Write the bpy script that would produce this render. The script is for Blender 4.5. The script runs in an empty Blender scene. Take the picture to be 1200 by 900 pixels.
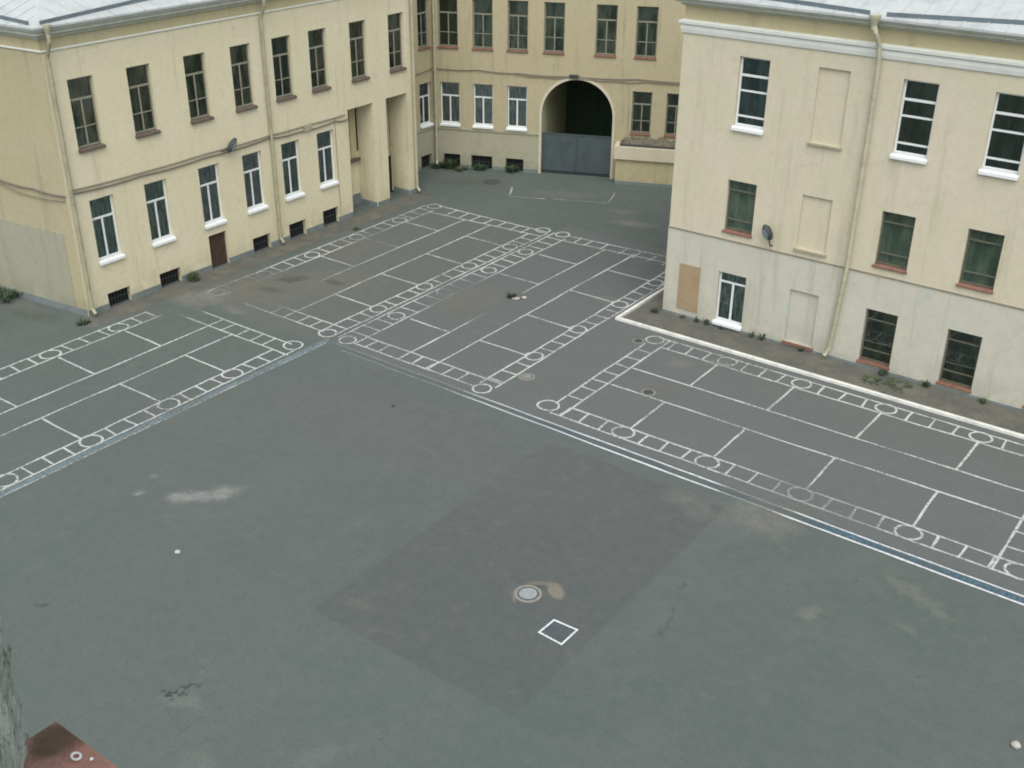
import bpy, bmesh, math, random
from mathutils import Vector, Matrix, noise as mnoise
random.seed(7)
SC = bpy.context.scene
COL = SC.collection
R_ = math.radians

# ------------------------------------------------------------------ materials
class NT:
    def __init__(self, name):
        self.m = bpy.data.materials.new(name); self.m.use_nodes = True
        self.t = self.m.node_tree; self.t.nodes.clear()
        self.out = self.t.nodes.new('ShaderNodeOutputMaterial')
    def n(self, typ, **kw):
        nd = self.t.nodes.new(typ)
        for k, v in kw.items(): setattr(nd, k, v)
        return nd
    def put(self, sock, v):
        if hasattr(v, 'is_output'): self.t.links.new(v, sock)
        else: sock.default_value = v
    def math(self, op, a, b=None, clamp=False):
        nd = self.n('ShaderNodeMath', operation=op, use_clamp=clamp)
        self.put(nd.inputs[0], a)
        if b is not None: self.put(nd.inputs[1], b)
        return nd.outputs[0]
    def vec(self, op, a, b=None):
        nd = self.n('ShaderNodeVectorMath', operation=op)
        self.put(nd.inputs[0], a)
        if b is not None: self.put(nd.inputs[1], b)
        return nd.outputs['Value'] if op == 'LENGTH' else nd.outputs['Vector']
    def noise(self, vec, scale, detail=4.0, rough=0.55, color=False):
        nd = self.n('ShaderNodeTexNoise')
        self.put(nd.inputs['Vector'], vec); nd.inputs['Scale'].default_value = scale
        nd.inputs['Detail'].default_value = detail; nd.inputs['Roughness'].default_value = rough
        return nd.outputs['Color' if color else 'Fac']
    def ramp(self, v, a, b, x=0.0, y=1.0, smooth=True):
        nd = self.n('ShaderNodeMapRange', interpolation_type='SMOOTHSTEP' if smooth else 'LINEAR')
        self.put(nd.inputs['Value'], v)
        nd.inputs['From Min'].default_value = a; nd.inputs['From Max'].default_value = b
        nd.inputs['To Min'].default_value = x; nd.inputs['To Max'].default_value = y
        return nd.outputs['Result']
    def mix(self, f, a, b, blend='MIX'):
        nd = self.n('ShaderNodeMix', data_type='RGBA', blend_type=blend)
        self.put(nd.inputs[0], f)
        for s, v in ((nd.inputs[6], a), (nd.inputs[7], b)):
            self.put(s, v if hasattr(v, 'is_output') else (v[0], v[1], v[2], 1.0))
        return nd.outputs[2]
    def co(self, which='Object'):
        return self.n('ShaderNodeTexCoord').outputs[which]
    def pos(self):
        return self.n('ShaderNodeNewGeometry').outputs['Position']
    def scale(self, v, s):
        nd = self.n('ShaderNodeVectorMath', operation='MULTIPLY'); self.put(nd.inputs[0], v)
        nd.inputs[1].default_value = s; return nd.outputs[0]
    def bump(self, h, strength=0.3, dist=0.02):
        nd = self.n('ShaderNodeBump'); nd.inputs['Strength'].default_value = strength
        nd.inputs['Distance'].default_value = dist; self.put(nd.inputs['Height'], h)
        return nd.outputs[0]
    def bsdf(self, color, rough=0.9, normal=None, metal=0.0, spec=0.3, alpha=None):
        p = self.n('ShaderNodeBsdfPrincipled')
        self.put(p.inputs['Base Color'], color if hasattr(color, 'is_output') else (color[0], color[1], color[2], 1))
        self.put(p.inputs['Roughness'], rough); p.inputs['Metallic'].default_value = metal
        p.inputs['Specular IOR Level'].default_value = spec
        if normal is not None: self.put(p.inputs['Normal'], normal)
        if alpha is not None: self.put(p.inputs['Alpha'], alpha)
        self.t.links.new(p.outputs[0], self.out.inputs[0]); return self.m

def stucco(name, col, dirt, streak=0.5, patch=None):
    t = NT(name); p = t.pos()
    big = t.noise(p, 0.35, 5, 0.6)
    mid = t.noise(p, 1.7, 6, 0.65)
    fine = t.noise(p, 28, 3, 0.6)
    st = t.noise(t.scale(p, (1.6, 1.6, 0.10)), 1.5, 5, 0.7)
    c = t.mix(t.ramp(big, 0.35, 0.7), col, [x * y for x, y in zip(col, (1.04, 1.03, 1.10))])
    c = t.mix(t.ramp(t.noise(p, 4.5, 5, 0.7), 0.40, 0.68, 0, 0.30), c, [x * 0.80 for x in col])
    c = t.mix(t.ramp(t.noise(p, 0.55, 3, 0.6), 0.60, 0.68, 0, 0.35), c, [col[0] * 1.08, col[1] * 1.06, col[2] * 1.02])
    if patch: c = t.mix(t.ramp(mid, 0.56, 0.64, 0, 0.7), c, patch)
    c = t.mix(t.ramp(st, 0.52, 0.76, 0, streak), c, dirt)
    c = t.mix(t.ramp(t.noise(p, 0.9, 8, 0.75), 0.58, 0.74, 0, 0.5), c, dirt)
    peel = t.math('MULTIPLY', t.ramp(t.noise(p, 1.3, 9, 0.72), 0.645, 0.655), t.ramp(t.noise(p, 0.25, 3), 0.48, 0.6))
    c = t.mix(t.math('MULTIPLY', peel, 0.5), c, (0.42, 0.37, 0.30))
    cr = t.n('ShaderNodeTexVoronoi', feature='DISTANCE_TO_EDGE'); cr.inputs['Scale'].default_value = 0.45
    t.put(cr.inputs['Vector'], t.vec('ADD', p, t.scale(t.noise(p, 1.6, 5, 0.7, True), (0.9, 0.9, 0.9))))
    ck = t.math('MULTIPLY', t.ramp(cr.outputs['Distance'], 0.0, 0.010, 1, 0), t.ramp(t.noise(p, 0.5, 3), 0.52, 0.62))
    c = t.mix(t.math('MULTIPLY', ck, 0.25), c, [x * 0.5 for x in dirt])
    z = t.n('ShaderNodeSeparateXYZ'); t.put(z.inputs[0], p)
    low = t.math('MULTIPLY', t.ramp(z.outputs[2], 0.15, 1.3, 1, 0), t.ramp(mid, 0.35, 0.6))
    c = t.mix(t.math('MULTIPLY', low, 0.5), c, dirt)
    c = t.mix(t.ramp(fine, 0.3, 0.7, 0, 0.10), c, (dirt[0] * .6, dirt[1] * .6, dirt[2] * .6))
    h = t.math('ADD', t.math('MULTIPLY', fine, 0.4), mid)
    return t.bsdf(c, 0.92, t.bump(h, 0.2, 0.02), spec=0.2)

def plain(name, col, rough=0.7, var=0.15, scale=6.0, dirt=None, spec=0.3, metal=0.0, bump=0.15):
    t = NT(name); p = t.pos()
    n1 = t.noise(p, scale, 5, 0.65); n2 = t.noise(p, scale * 6, 3, 0.6)
    d = dirt or [x * 0.6 for x in col]
    c = t.mix(t.ramp(n1, 0.4, 0.72, 0, var * 2), col, d)
    c = t.mix(t.ramp(n2, 0.5, 0.75, 0, var), c, d)
    return t.bsdf(c, rough, t.bump(n2, bump, 0.01), metal, spec)

M = {}
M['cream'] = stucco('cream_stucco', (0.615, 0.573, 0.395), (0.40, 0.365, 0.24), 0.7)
M['cream_side'] = stucco('cream_stucco_shaded', (0.395, 0.360, 0.225), (0.25, 0.235, 0.155), 0.75)  # same stucco as the front, colour darkened for the less lit side
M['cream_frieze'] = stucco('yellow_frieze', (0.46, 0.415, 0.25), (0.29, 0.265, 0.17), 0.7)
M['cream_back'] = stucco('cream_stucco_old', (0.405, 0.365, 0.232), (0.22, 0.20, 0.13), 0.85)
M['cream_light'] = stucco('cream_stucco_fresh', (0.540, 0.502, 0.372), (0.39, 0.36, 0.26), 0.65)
M['pale'] = stucco('pale_render', (0.490, 0.478, 0.390), (0.33, 0.33, 0.27), 0.75, (0.44, 0.475, 0.41))
M['pale_warm'] = stucco('pale_warm_render', (0.355, 0.345, 0.25), (0.22, 0.215, 0.165), 0.6)
M['pale_grey'] = stucco('pale_grey_render', (0.325, 0.318, 0.235), (0.20, 0.205, 0.155), 0.6)
M['plinth'] = plain('blue_grey_plinth', (0.17, 0.20, 0.195), 0.85, 0.3, 3)
M['white_trim'] = plain('whitewashed_trim', (0.64, 0.67, 0.62), 0.8, 0.10, 2.5)
M['grey_trim'] = plain('weathered_trim', (0.47, 0.49, 0.41), 0.85, 0.22, 2.5)
M['white_paint'] = plain('white_frame_paint', (0.66, 0.69, 0.68), 0.45, 0.06, 8, spec=0.5)
M['white_sill'] = plain('white_sill_metal', (0.70, 0.73, 0.73), 0.4, 0.08, 8, spec=0.5)
M['brown_paint'] = plain('brown_frame_paint', (0.25, 0.25, 0.19), 0.6, 0.3, 8)
M['olive_paint'] = plain('faded_ochre_frame_paint', (0.22, 0.225, 0.16), 0.6, 0.3, 8)
M['dark_frame'] = plain('dark_frame_paint', (0.11, 0.115, 0.08), 0.6, 0.3, 8)
M['red_sill'] = plain('red_brown_sill', (0.20, 0.085, 0.055), 0.6, 0.35, 5)
M['dark_sill'] = plain('weathered_brown_sill', (0.125, 0.098, 0.078), 0.7, 0.35, 5)
M['brick_sill'] = plain('brick_red_sill', (0.20, 0.105, 0.075), 0.75, 0.4, 5)
M['roof'] = plain('pale_roof_sheet', (0.43, 0.46, 0.455), 0.5, 0.24, 1.2, spec=0.5)
M['roof_lip'] = plain('blue_grey_gutter_sheet', (0.13, 0.165, 0.185), 0.5, 0.25, 2)
M['pipe'] = plain('cream_painted_pipe', (0.345, 0.335, 0.225), 0.65, 0.35, 3, dirt=(0.20, 0.19, 0.13))
M['pipe_light'] = plain('cream_painted_pipe_light', (0.42, 0.405, 0.285), 0.65, 0.3, 3, dirt=(0.26, 0.25, 0.17))
M['cable'] = plain('grey_cable', (0.14, 0.13, 0.11), 0.7, 0.2, 6)
M['conduit'] = plain('painted_conduit', (0.24, 0.21, 0.16), 0.7, 0.3, 4)
M['dark'] = plain('dark_interior_and_shade', (0.012, 0.014, 0.012), 0.95, 0.1, 3)
M['tunnel'] = stucco('passage_plaster', (0.52, 0.52, 0.36), (0.30, 0.31, 0.21), 0.5)
M['tunnel_end'] = plain('passage_end_block_dark', (0.045, 0.075, 0.045), 0.8, 0.3, 2)
M['gate'] = plain('blue_grey_gate_paint', (0.066, 0.086, 0.094), 0.55, 0.25, 1.5)
M['gate_dark'] = plain('gate_shadow_strip', (0.035, 0.045, 0.05), 0.7, 0.2, 3)
M['door'] = plain('brown_door_paint', (0.065, 0.042, 0.03), 0.6, 0.3, 4)
M['ply'] = plain('raw_plywood', (0.33, 0.25, 0.155), 0.75, 0.2, 2.5)
M['lamp_grey'] = plain('dark_lamp_metal', (0.045, 0.055, 0.055), 0.5, 0.2, 6)
M['lamp_glass'] = plain('dull_lamp_glass', (0.20, 0.24, 0.25), 0.25, 0.1, 6, spec=0.5)
M['iron'] = plain('cast_iron', (0.27, 0.30, 0.31), 0.6, 0.3, 12)
M['iron_dark'] = plain('dark_cast_iron', (0.07, 0.075, 0.07), 0.6, 0.3, 12)
M['concrete'] = plain('concrete_collar', (0.24, 0.23, 0.205), 0.9, 0.4, 9)
M['hatch'] = plain('hatch_plate', (0.072, 0.088, 0.094), 0.7, 0.3, 5)
M['kerb'] = plain('whitewashed_kerb', (0.66, 0.67, 0.62), 0.85, 0.3, 2.2, dirt=(0.34, 0.34, 0.31))
M['debris'] = plain('rubble_and_leaves', (0.15, 0.135, 0.10), 0.95, 0.5, 6, dirt=(0.06, 0.06, 0.045))
M['stone'] = plain('pale_stone', (0.40, 0.39, 0.35), 0.9, 0.2, 20)
M['sill_rust'] = plain('oxide_red_sheet', (0.185, 0.112, 0.085), 0.6, 0.30, 9, dirt=(0.10, 0.05, 0.025), bump=0.3)
M['rough_plaster'] = None
M['tan_wood'] = plain('old_wood', (0.22, 0.17, 0.10), 0.8, 0.3, 6)

def curtain_mat(name, a, b, s):
    t = NT(name); p = t.co(); oi = t.n('ShaderNodeObjectInfo')
    p = t.vec('ADD', p, t.scale(oi.outputs['Location'], (3.7, 2.9, 0)))
    n = t.noise(t.scale(p, (1, 1, 0.25)), s, 4, 0.6)
    return t.bsdf(t.mix(t.ramp(n, 0.38, 0.62), a, b), 0.95, spec=0.1)
M['room_green'] = curtain_mat('dim_room_green', (0.06, 0.10, 0.065), (0.30, 0.33, 0.26), 3.0)
M['room_brown'] = curtain_mat('dim_room_brown', (0.08, 0.11, 0.08), (0.36, 0.35, 0.28), 3.0)
M['room_blue'] = curtain_mat('dim_room_blue', (0.07, 0.12, 0.13), (0.22, 0.28, 0.29), 2.5)
M['room_dark'] = curtain_mat('dim_room_dark', (0.055, 0.085, 0.060), (0.15, 0.18, 0.135), 2.5)
M['curtain_violet'] = curtain_mat('grey_violet_curtain', (0.32, 0.35, 0.37), (0.58, 0.59, 0.61), 9.0)
M['curtain_grey'] = curtain_mat('grey_curtain', (0.22, 0.30, 0.28), (0.48, 0.54, 0.51), 9.0)
M['curtain_pale'] = curtain_mat('pale_curtain', (0.26, 0.28, 0.28), (0.40, 0.42, 0.42), 9.0)

def glass_mat():
    t = NT('window_glass')
    tr = t.n('ShaderNodeBsdfTransparent'); tr.inputs[0].default_value = (0.72, 0.80, 0.76, 1)
    gl = t.n('ShaderNodeBsdfGlossy'); gl.inputs['Roughness'].default_value = 0.04
    gl.inputs['Color'].default_value = (0.9, 0.95, 0.95, 1)
    w = t.noise(t.co(), 1.4, 2)
    t.put(gl.inputs['Normal'], t.bump(w, 0.10, 0.05))
    fr = t.n('ShaderNodeFresnel'); fr.inputs['IOR'].default_value = 1.75
    mx = t.n('ShaderNodeMixShader')
    t.put(mx.inputs[0], fr.outputs[0]); t.put(mx.inputs[1], tr.outputs[0]); t.put(mx.inputs[2], gl.outputs[0])
    t.put(t.out.inputs[0], mx.outputs[0]); return t.m
M['glass'] = glass_mat()

def leaf_mat(name, a, b):
    t = NT(name); n = t.noise(t.pos(), 14, 3)
    return t.bsdf(t.mix(t.ramp(n, 0.35, 0.65), a, b), 0.7, spec=0.2)
M['weed'] = leaf_mat('weed_green', (0.055, 0.078, 0.042), (0.10, 0.125, 0.068))
M['weed_dark'] = leaf_mat('dark_weed_green', (0.032, 0.058, 0.030), (0.065, 0.095, 0.048))
M['weed_dry'] = leaf_mat('dry_weed', (0.10, 0.10, 0.05), (0.15, 0.13, 0.07))

def paint_mat(name, col, lo, hi, spots=()):
    """worn road paint: gaps open in it where tyres and feet have rubbed it away"""
    t = NT(name); p = t.pos()
    f = t.noise(p, 9.0, 6, 0.72); g = t.noise(p, 0.45, 4, 0.6); k = t.noise(p, 55.0, 2, 0.6)
    v = t.math('ADD', t.math('MULTIPLY', f, 0.55), t.math('MULTIPLY', g, 0.62))
    v = t.math('ADD', v, t.math('MULTIPLY', k, 0.2))
    a = t.ramp(v, lo, hi, 1.0, 0.0)
    for (x, y, rx, ry, s) in spots:
        d = t.vec('LENGTH', t.scale(t.vec('SUBTRACT', p, (x, y, 0)), (1 / rx, 1 / ry, 0)))
        d = t.math('ADD', d, t.math('MULTIPLY', t.math('SUBTRACT', f, 0.5), 1.2))
        a = t.math('MULTIPLY', a, t.ramp(d, 0.55, 1.1, 1 - s, 1))
    c = t.mix(t.ramp(f, 0.35, 0.75), col, [x * 0.62 for x in col])
    return t.bsdf(c, 0.85, spec=0.2, alpha=a)
WORN = [(-30.9, 27.3, 2.3, 2.5, 0.93), (-32.7, 26.6, 0.55, 2.2, 0.75), (-32.9, 24.6, 1.1, 0.9, 0.75), (-24.6, 31.2, 2.0, 2.6, 0.85), (-24.2, 29.9, 1.2, 1.3, 0.6),
        (-31.6, 34.0, 1.2, 1.6, 0.75), (-32.4, 23.8, 0.9, 1.1, 0.8), (-30.4, 31.6, 1.5, 2.6, 0.3), (-32.6, 36.5, 1.2, 1.4, 0.35), (-25.7, 27.2, 1.0, 1.2, 0.15), (-9.3, 25.9, 1.3, 0.6, 0.6), (-7.8, 25.8, 1.2, 0.5, 0.5)]
M['line'] = paint_mat('worn_white_paint', (0.50, 0.53, 0.51), 0.585, 0.98, WORN)
M['line_fresh'] = paint_mat('fresh_white_paint', (0.62, 0.66, 0.68), 0.72, 1.04,
                            [(-23.4, 25.0, 4.2, 0.9, 0.85), (-18.5, 25.0, 3.0, 0.9, 0.3), (-10.0, 25.0, 1.3, 0.9, 0.8)])
M['line_faint'] = paint_mat('faded_white_paint', (0.50, 0.50, 0.46), 0.50, 0.86)
M['blue'] = paint_mat('worn_blue_paint', (0.085, 0.16, 0.215), 0.52, 0.98, [(-10.5, 24.8, 2.6, 0.9, 0.75), (-23, 25, 6.0, 0.9, 0.85), (-15.5, 25, 6.5, 0.9, 0.75)])
M['blue_pale'] = paint_mat('faded_blue_paint', (0.16, 0.21, 0.225), 0.50, 1.25)

def asphalt_mat():
    t = NT('worn_asphalt'); p = t.pos()
    big = t.noise(p, 0.10, 5, 0.6); mid = t.noise(p, 0.55, 6, 0.65); sm = t.noise(p, 3.0, 6, 0.7); fine = t.noise(p, 60, 2, 0.6)
    dist = t.scale(t.vec('SUBTRACT', t.noise(p, 1.3, 5, 0.65, True), (0.5, 0.5, 0.5)), (1.0, 1.0, 0))
    pw = t.vec('ADD', p, dist)
    pr = t.vec('ADD', p, t.scale(dist, (0.13, 0.13, 0)))
    def blob(x, y, rx, ry, ang=0, soft=0.6, w=True):
        v = t.vec('SUBTRACT', pw if w else pr, (x, y, 0))
        nd = t.n('ShaderNodeVectorRotate', rotation_type='Z_AXIS'); t.put(nd.inputs['Vector'], v)
        nd.inputs['Angle'].default_value = -R_(ang)
        d = t.vec('LENGTH', t.scale(nd.outputs[0], (1 / rx, 1 / ry, 0)))
        return t.ramp(d, 1.0, 1 - soft, 0, 1)
    rag = t.math('ADD', t.math('MULTIPLY', t.ramp(t.noise(p, 2.2, 7, 0.75), 0.36, 0.60), 0.65), 0.35)
    def rect(x0, x1, y0, y1, soft=0.06):
        s = t.n('ShaderNodeSeparateXYZ'); t.put(s.inputs[0], pr)
        out = None
        for i, (a, b) in enumerate(((x0, x1), (y0, y1))):
            d = t.math('ABSOLUTE', t.math('SUBTRACT', s.outputs[i], (a + b) / 2))
            m = t.ramp(d, (b - a) / 2 + soft, (b - a) / 2 - soft)
            out = m if out is None else t.math('MULTIPLY', out, m)
        return out
    c = t.mix(t.ramp(big, 0.35, 0.65), (0.082, 0.108, 0.097), (0.096, 0.113, 0.106))
    c = t.mix(t.ramp(mid, 0.42, 0.70, 0, 0.55), c, (0.113, 0.130, 0.122))
    c = t.mix(t.ramp(t.noise(p, 0.8, 6, 0.7), 0.55, 0.75, 0, 0.5), c, (0.077, 0.095, 0.090))
    def lay(mask, col, s):
        nonlocal c
        c = t.mix(t.math('MULTIPLY', mask, s), c, col)
    # relaid asphalt sheets with straight joints, then tones painted in for light and lens
    lay(rect(-16.2, -10.4, 14.3, 24.0, 0.05), (0.077, 0.084, 0.085), 0.62)
    lay(rect(-60, 8, -5, 14.28, 0.05), (0.096, 0.122, 0.108), 0.42)  # real joint; the greener tint paints in the lens's colour shading
    lay(rect(-26.2, 3.0, 24.9, 40, 0.25), (0.130, 0.134, 0.136), 0.55)  # court ground lightened in colour to offset shade between the buildings
    lay(rect(-33.2, -26.2, 24.8, 39, 0.5), (0.118, 0.122, 0.120), 0.5)  # same painted lightening carried over the court by the long wing
    lay(blob(-19.5, 22.0, 9.0, 4.0, 0, 0.9), (0.110, 0.112, 0.115), 0.6)  # soft greyer middle of the yard, lens colour shading put into the colour
    # dirt and dust
    dusty = (0.195, 0.19, 0.16); pale = (0.235, 0.245, 0.225); dark = (0.045, 0.050, 0.045); brown = (0.140, 0.132, 0.105); green = (0.065, 0.075, 0.048)
    for b, col, s in (
        (blob(-31.9, 26.6, 2.9, 2.1, 10, 0.8), brown, 0.85), (blob(-30.3, 28.8, 3.0, 1.8, 40, 0.8), brown, 0.75), (blob(-32.0, 32.0, 1.8, 2.6, 0, 0.8), brown, 0.5), (blob(-32.9, 24.9, 1.6, 1.2, 30, 0.7), dusty, 0.6),
        (blob(-31.4, 28.3, 0.9, 0.40, 50, 0.7), dark, 0.75), (blob(-29.9, 29.0, 0.6, 0.3, 20, 0.7), dark, 0.6),
        (blob(-31.3, 27.0, 0.8, 0.35, 20, 0.7), dark, 0.5), (blob(-33.0, 25.0, 1.2, 0.7, 60, 0.8), dusty, 0.45),
        (blob(-30.9, 24.9, 0.9, 0.4, 0, 0.8), dusty, 0.5),
        (blob(-24.6, 31.0, 1.3, 2.4, -15, 0.8), brown, 0.55), (blob(-24.1, 29.9, 0.9, 0.9, 0, 0.8), (0.12, 0.10, 0.085), 0.4),
        (blob(-21.75, 16.35, 0.85, 0.55, 60, 0.85), pale, 0.95), (blob(-22.1, 15.9, 1.1, 0.42, 52, 0.85), pale, 0.85), (blob(-22.5, 15.5, 0.6, 0.3, 50, 0.85), pale, 0.7),
        (blob(-23.6, 15.0, 0.25, 0.15, 0, 0.8), pale, 0.7), (blob(-23.9, 15.7, 0.25, 0.12, 0, 0.8), pale, 0.45),
        (blob(-15.4, 15.2, 0.7, 0.3, 20, 0.7), brown, 0.5), (blob(-11.2, 23.6, 1.3, 0.6, -12, 0.8), dusty, 0.35),
        (blob(-9.4, 24.1, 1.4, 1.0, -10, 0.75), dusty, 0.5), (blob(-8.9, 24.8, 1.0, 0.7, 0, 0.8), (0.13, 0.12, 0.10), 0.5),
        (blob(-5.2, 23.5, 1.0, 0.35, -20, 0.8), dusty, 0.5), (blob(-4.4, 23.0, 0.7, 0.2, -20, 0.8), dusty, 0.4),
        (blob(-6.9, 21.2, 0.50, 0.25, 60, 0.8), dusty, 0.5), (blob(-4.8, 21.9, 0.5, 0.2, -20, 0.8), dusty, 0.25),
        (blob(-24.2, 42.0, 1.6, 0.5, 20, 0.8), dusty, 0.6), (blob(-25.4, 43.2, 1.0, 0.4, 20, 0.8), dusty, 0.4),
        (blob(-33.5, 42.3, 2.6, 1.0, 30, 0.8), green, 0.5), (blob(-29, 43.5, 2.0, 0.8, 23, 0.8), dusty, 0.35),
        (blob(-20.5, 34.0, 0.8, 0.5, 0, 0.8), dusty, 0.3), (blob(-15.2, 28.9, 0.9, 0.7, 0, 0.8), (0.12, 0.11, 0.09), 0.5),
        (blob(-14.6, 31.7, 0.7, 0.4, 0, 0.8), dusty, 0.5), (blob(-15.6, 31.0, 0.7, 0.4, 0, 0.8), dusty, 0.35),
        (blob(-37.3, 20.4, 1.8, 0.5, 8, 0.8), (0.14, 0.135, 0.11), 0.5), (blob(-36.3, 20.2, 1.8, 0.6, 8, 0.8), green, 0.6),
        (blob(-38.5, 18.8, 3.0, 1.4, 8, 0.8), (0.068, 0.078, 0.066), 0.5),
        (blob(-16.2, 10.5, 0.6, 0.35, 20, 0.8), pale, 0.22), (blob(-14.5, 9.5, 0.8, 0.5, 0, 0.8), pale, 0.18), (blob(-12.8, 11.2, 1.0, 0.35, 60, 0.8), pale, 0.2),
        (blob(-21.4, 10.6, 0.35, 0.10, 40, 0.7), dark, 0.8), (blob(-21.3, 10.15, 0.25, 0.08, 40, 0.7), (0.12, 0.09, 0.07), 0.6),
        (blob(-23.1, 24.2, 0.5, 0.12, -10, 0.7), (0.12, 0.095, 0.09), 0.5), (blob(-22.4, 23.6, 0.4, 0.2, -10, 0.7), (0.12, 0.095, 0.09), 0.4),
    ): lay(t.math('MULTIPLY', b, rag), col, min(1.0, s * 1.25))
    # mortar round the main manhole
    lay(blob(-12.02, 18.27, 0.36, 0.24, -40, 0.4, False), (0.225, 0.20, 0.155), 0.85)
    lay(blob(-12.22, 18.44, 0.26, 0.15, 20, 0.5, False), (0.20, 0.172, 0.13), 0.8)
    lay(blob(-12.55, 18.28, 0.34, 0.10, 35, 0.5, False), (0.18, 0.16, 0.125), 0.7)
    lay(blob(-12.62, 17.76, 0.42, 0.36, 35, 0.55, False), (0.135, 0.14, 0.13), 0.6)
    lay(blob(-12.55, 18.12, 0.26, 0.06, 35, 0.5, False), (0.035, 0.04, 0.038), 0.8)
    lay(blob(-12.70, 17.52, 0.30, 0.06, -50, 0.5, False), (0.20, 0.19, 0.16), 0.6)
    # small leaf scraps by the lower edge
    lay(t.math('MULTIPLY', blob(-16.45, 10.72, 0.42, 0.16, 60, 0.3), t.ramp(t.noise(p, 9, 2), 0.47, 0.52)), (0.025, 0.035, 0.028), 0.9)
    # fine grain, cracks
    vo = t.n('ShaderNodeTexVoronoi', feature='DISTANCE_TO_EDGE'); t.put(vo.inputs['Vector'], t.vec('ADD', p, t.scale(dist, (1.2, 1.2, 0))))
    vo.inputs['Scale'].default_value = 0.33
    crack = t.math('MULTIPLY', t.ramp(vo.outputs['Distance'], 0.0, 0.006, 1, 0), t.ramp(mid, 0.5, 0.62))
    c = t.mix(t.math('MULTIPLY', crack, 0.45), c, dark)
    c = t.mix(t.ramp(t.noise(p, 14, 3, 0.7), 0.40, 0.66, 0, 0.34), c, (0.066, 0.074, 0.070))
    c = t.mix(t.ramp(t.noise(p, 1.6, 7, 0.75), 0.52, 0.70, 0, 0.30), c, (0.140, 0.148, 0.138))
    c = t.mix(t.ramp(sm, 0.35, 0.75, 0, 0.20), c, (0.155, 0.165, 0.155))
    c = t.mix(t.ramp(fine, 0.35, 0.65, 0, 0.28), c, (0.05, 0.055, 0.052))
    h = t.math('ADD', fine, t.math('MULTIPLY', sm, 2.0))
    return t.bsdf(c, 0.9, t.bump(h, 0.3, 0.01), spec=0.25)
M['asphalt'] = asphalt_mat()

def pavement_mat():
    t = NT('dirty_pavement'); p = t.pos()
    a = t.noise(p, 0.9, 6, 0.7); b = t.noise(p, 5, 5, 0.7); f = t.noise(p, 50, 2)
    c = t.mix(t.ramp(a, 0.4, 0.65), (0.105, 0.108, 0.098), (0.15, 0.145, 0.12))
    c = t.mix(t.ramp(b, 0.5, 0.72, 0, 0.6), c, (0.16, 0.14, 0.105))
    c = t.mix(t.ramp(t.noise(p, 2.3, 5, 0.7), 0.60, 0.7, 0, 0.45), c, (0.045, 0.06, 0.03))
    c = t.mix(t.ramp(f, 0.35, 0.65, 0, 0.3), c, (0.05, 0.05, 0.042))
    return t.bsdf(c, 0.95, t.bump(b, 0.4, 0.02), spec=0.15)
M['pavement'] = pavement_mat()

def rough_plaster():
    t = NT('rough_plaster'); p = t.pos()
    a = t.noise(p, 14, 7, 0.75); b = t.noise(p, 75, 5, 0.7); s = t.noise(p, 220, 2)
    c = t.mix(t.ramp(a, 0.38, 0.62), (0.60, 0.68, 0.61), (0.36, 0.41, 0.35))
    c = t.mix(t.ramp(b, 0.5, 0.68, 0, 0.8), c, (0.15, 0.17, 0.13))
    c = t.mix(t.ramp(t.noise(p, 17, 5, 0.7), 0.57, 0.66, 0, 0.8), c, (0.74, 0.80, 0.77))
    c = t.mix(t.ramp(t.noise(p, 6, 4, 0.7), 0.60, 0.7, 0, 0.6), c, (0.32, 0.30, 0.19))
    h = t.math('ADD', a, t.math('ADD', t.math('MULTIPLY', b, 0.6), t.math('MULTIPLY', s, 0.2)))
    return t.bsdf(c, 0.95, t.bump(h, 0.8, 0.02), spec=0.1)
M['rough_plaster'] = rough_plaster()

def sill_sheet():
    t = NT('oxide_red_sill_sheet'); p = t.pos()
    a = t.noise(p, 11, 6, 0.7); b = t.noise(p, 60, 5, 0.7); k = t.noise(p, 190, 3, 0.6)
    c = t.mix(t.ramp(a, 0.40, 0.64), (0.33, 0.175, 0.14), (0.24, 0.155, 0.115))
    c = t.mix(t.ramp(b, 0.50, 0.68, 0, 0.7), c, (0.13, 0.085, 0.06))
    d = t.vec('LENGTH', t.vec('SUBTRACT', p, (-0.672, 0.322, 16.345)))
    d = t.math('ADD', d, t.math('MULTIPLY', t.math('SUBTRACT', t.noise(p, 26, 4, 0.7), 0.5), 0.05))
    c = t.mix(t.ramp(d, 0.010, 0.030, 0.8, 0), c, (0.055, 0.042, 0.02))
    c = t.mix(t.ramp(k, 0.69, 0.72), c, (0.45, 0.42, 0.36))
    return t.bsdf(c, 0.65, t.bump(t.math('ADD', b, k), 0.4, 0.004), spec=0.25)
M['sill_rust'] = sill_sheet()

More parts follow.
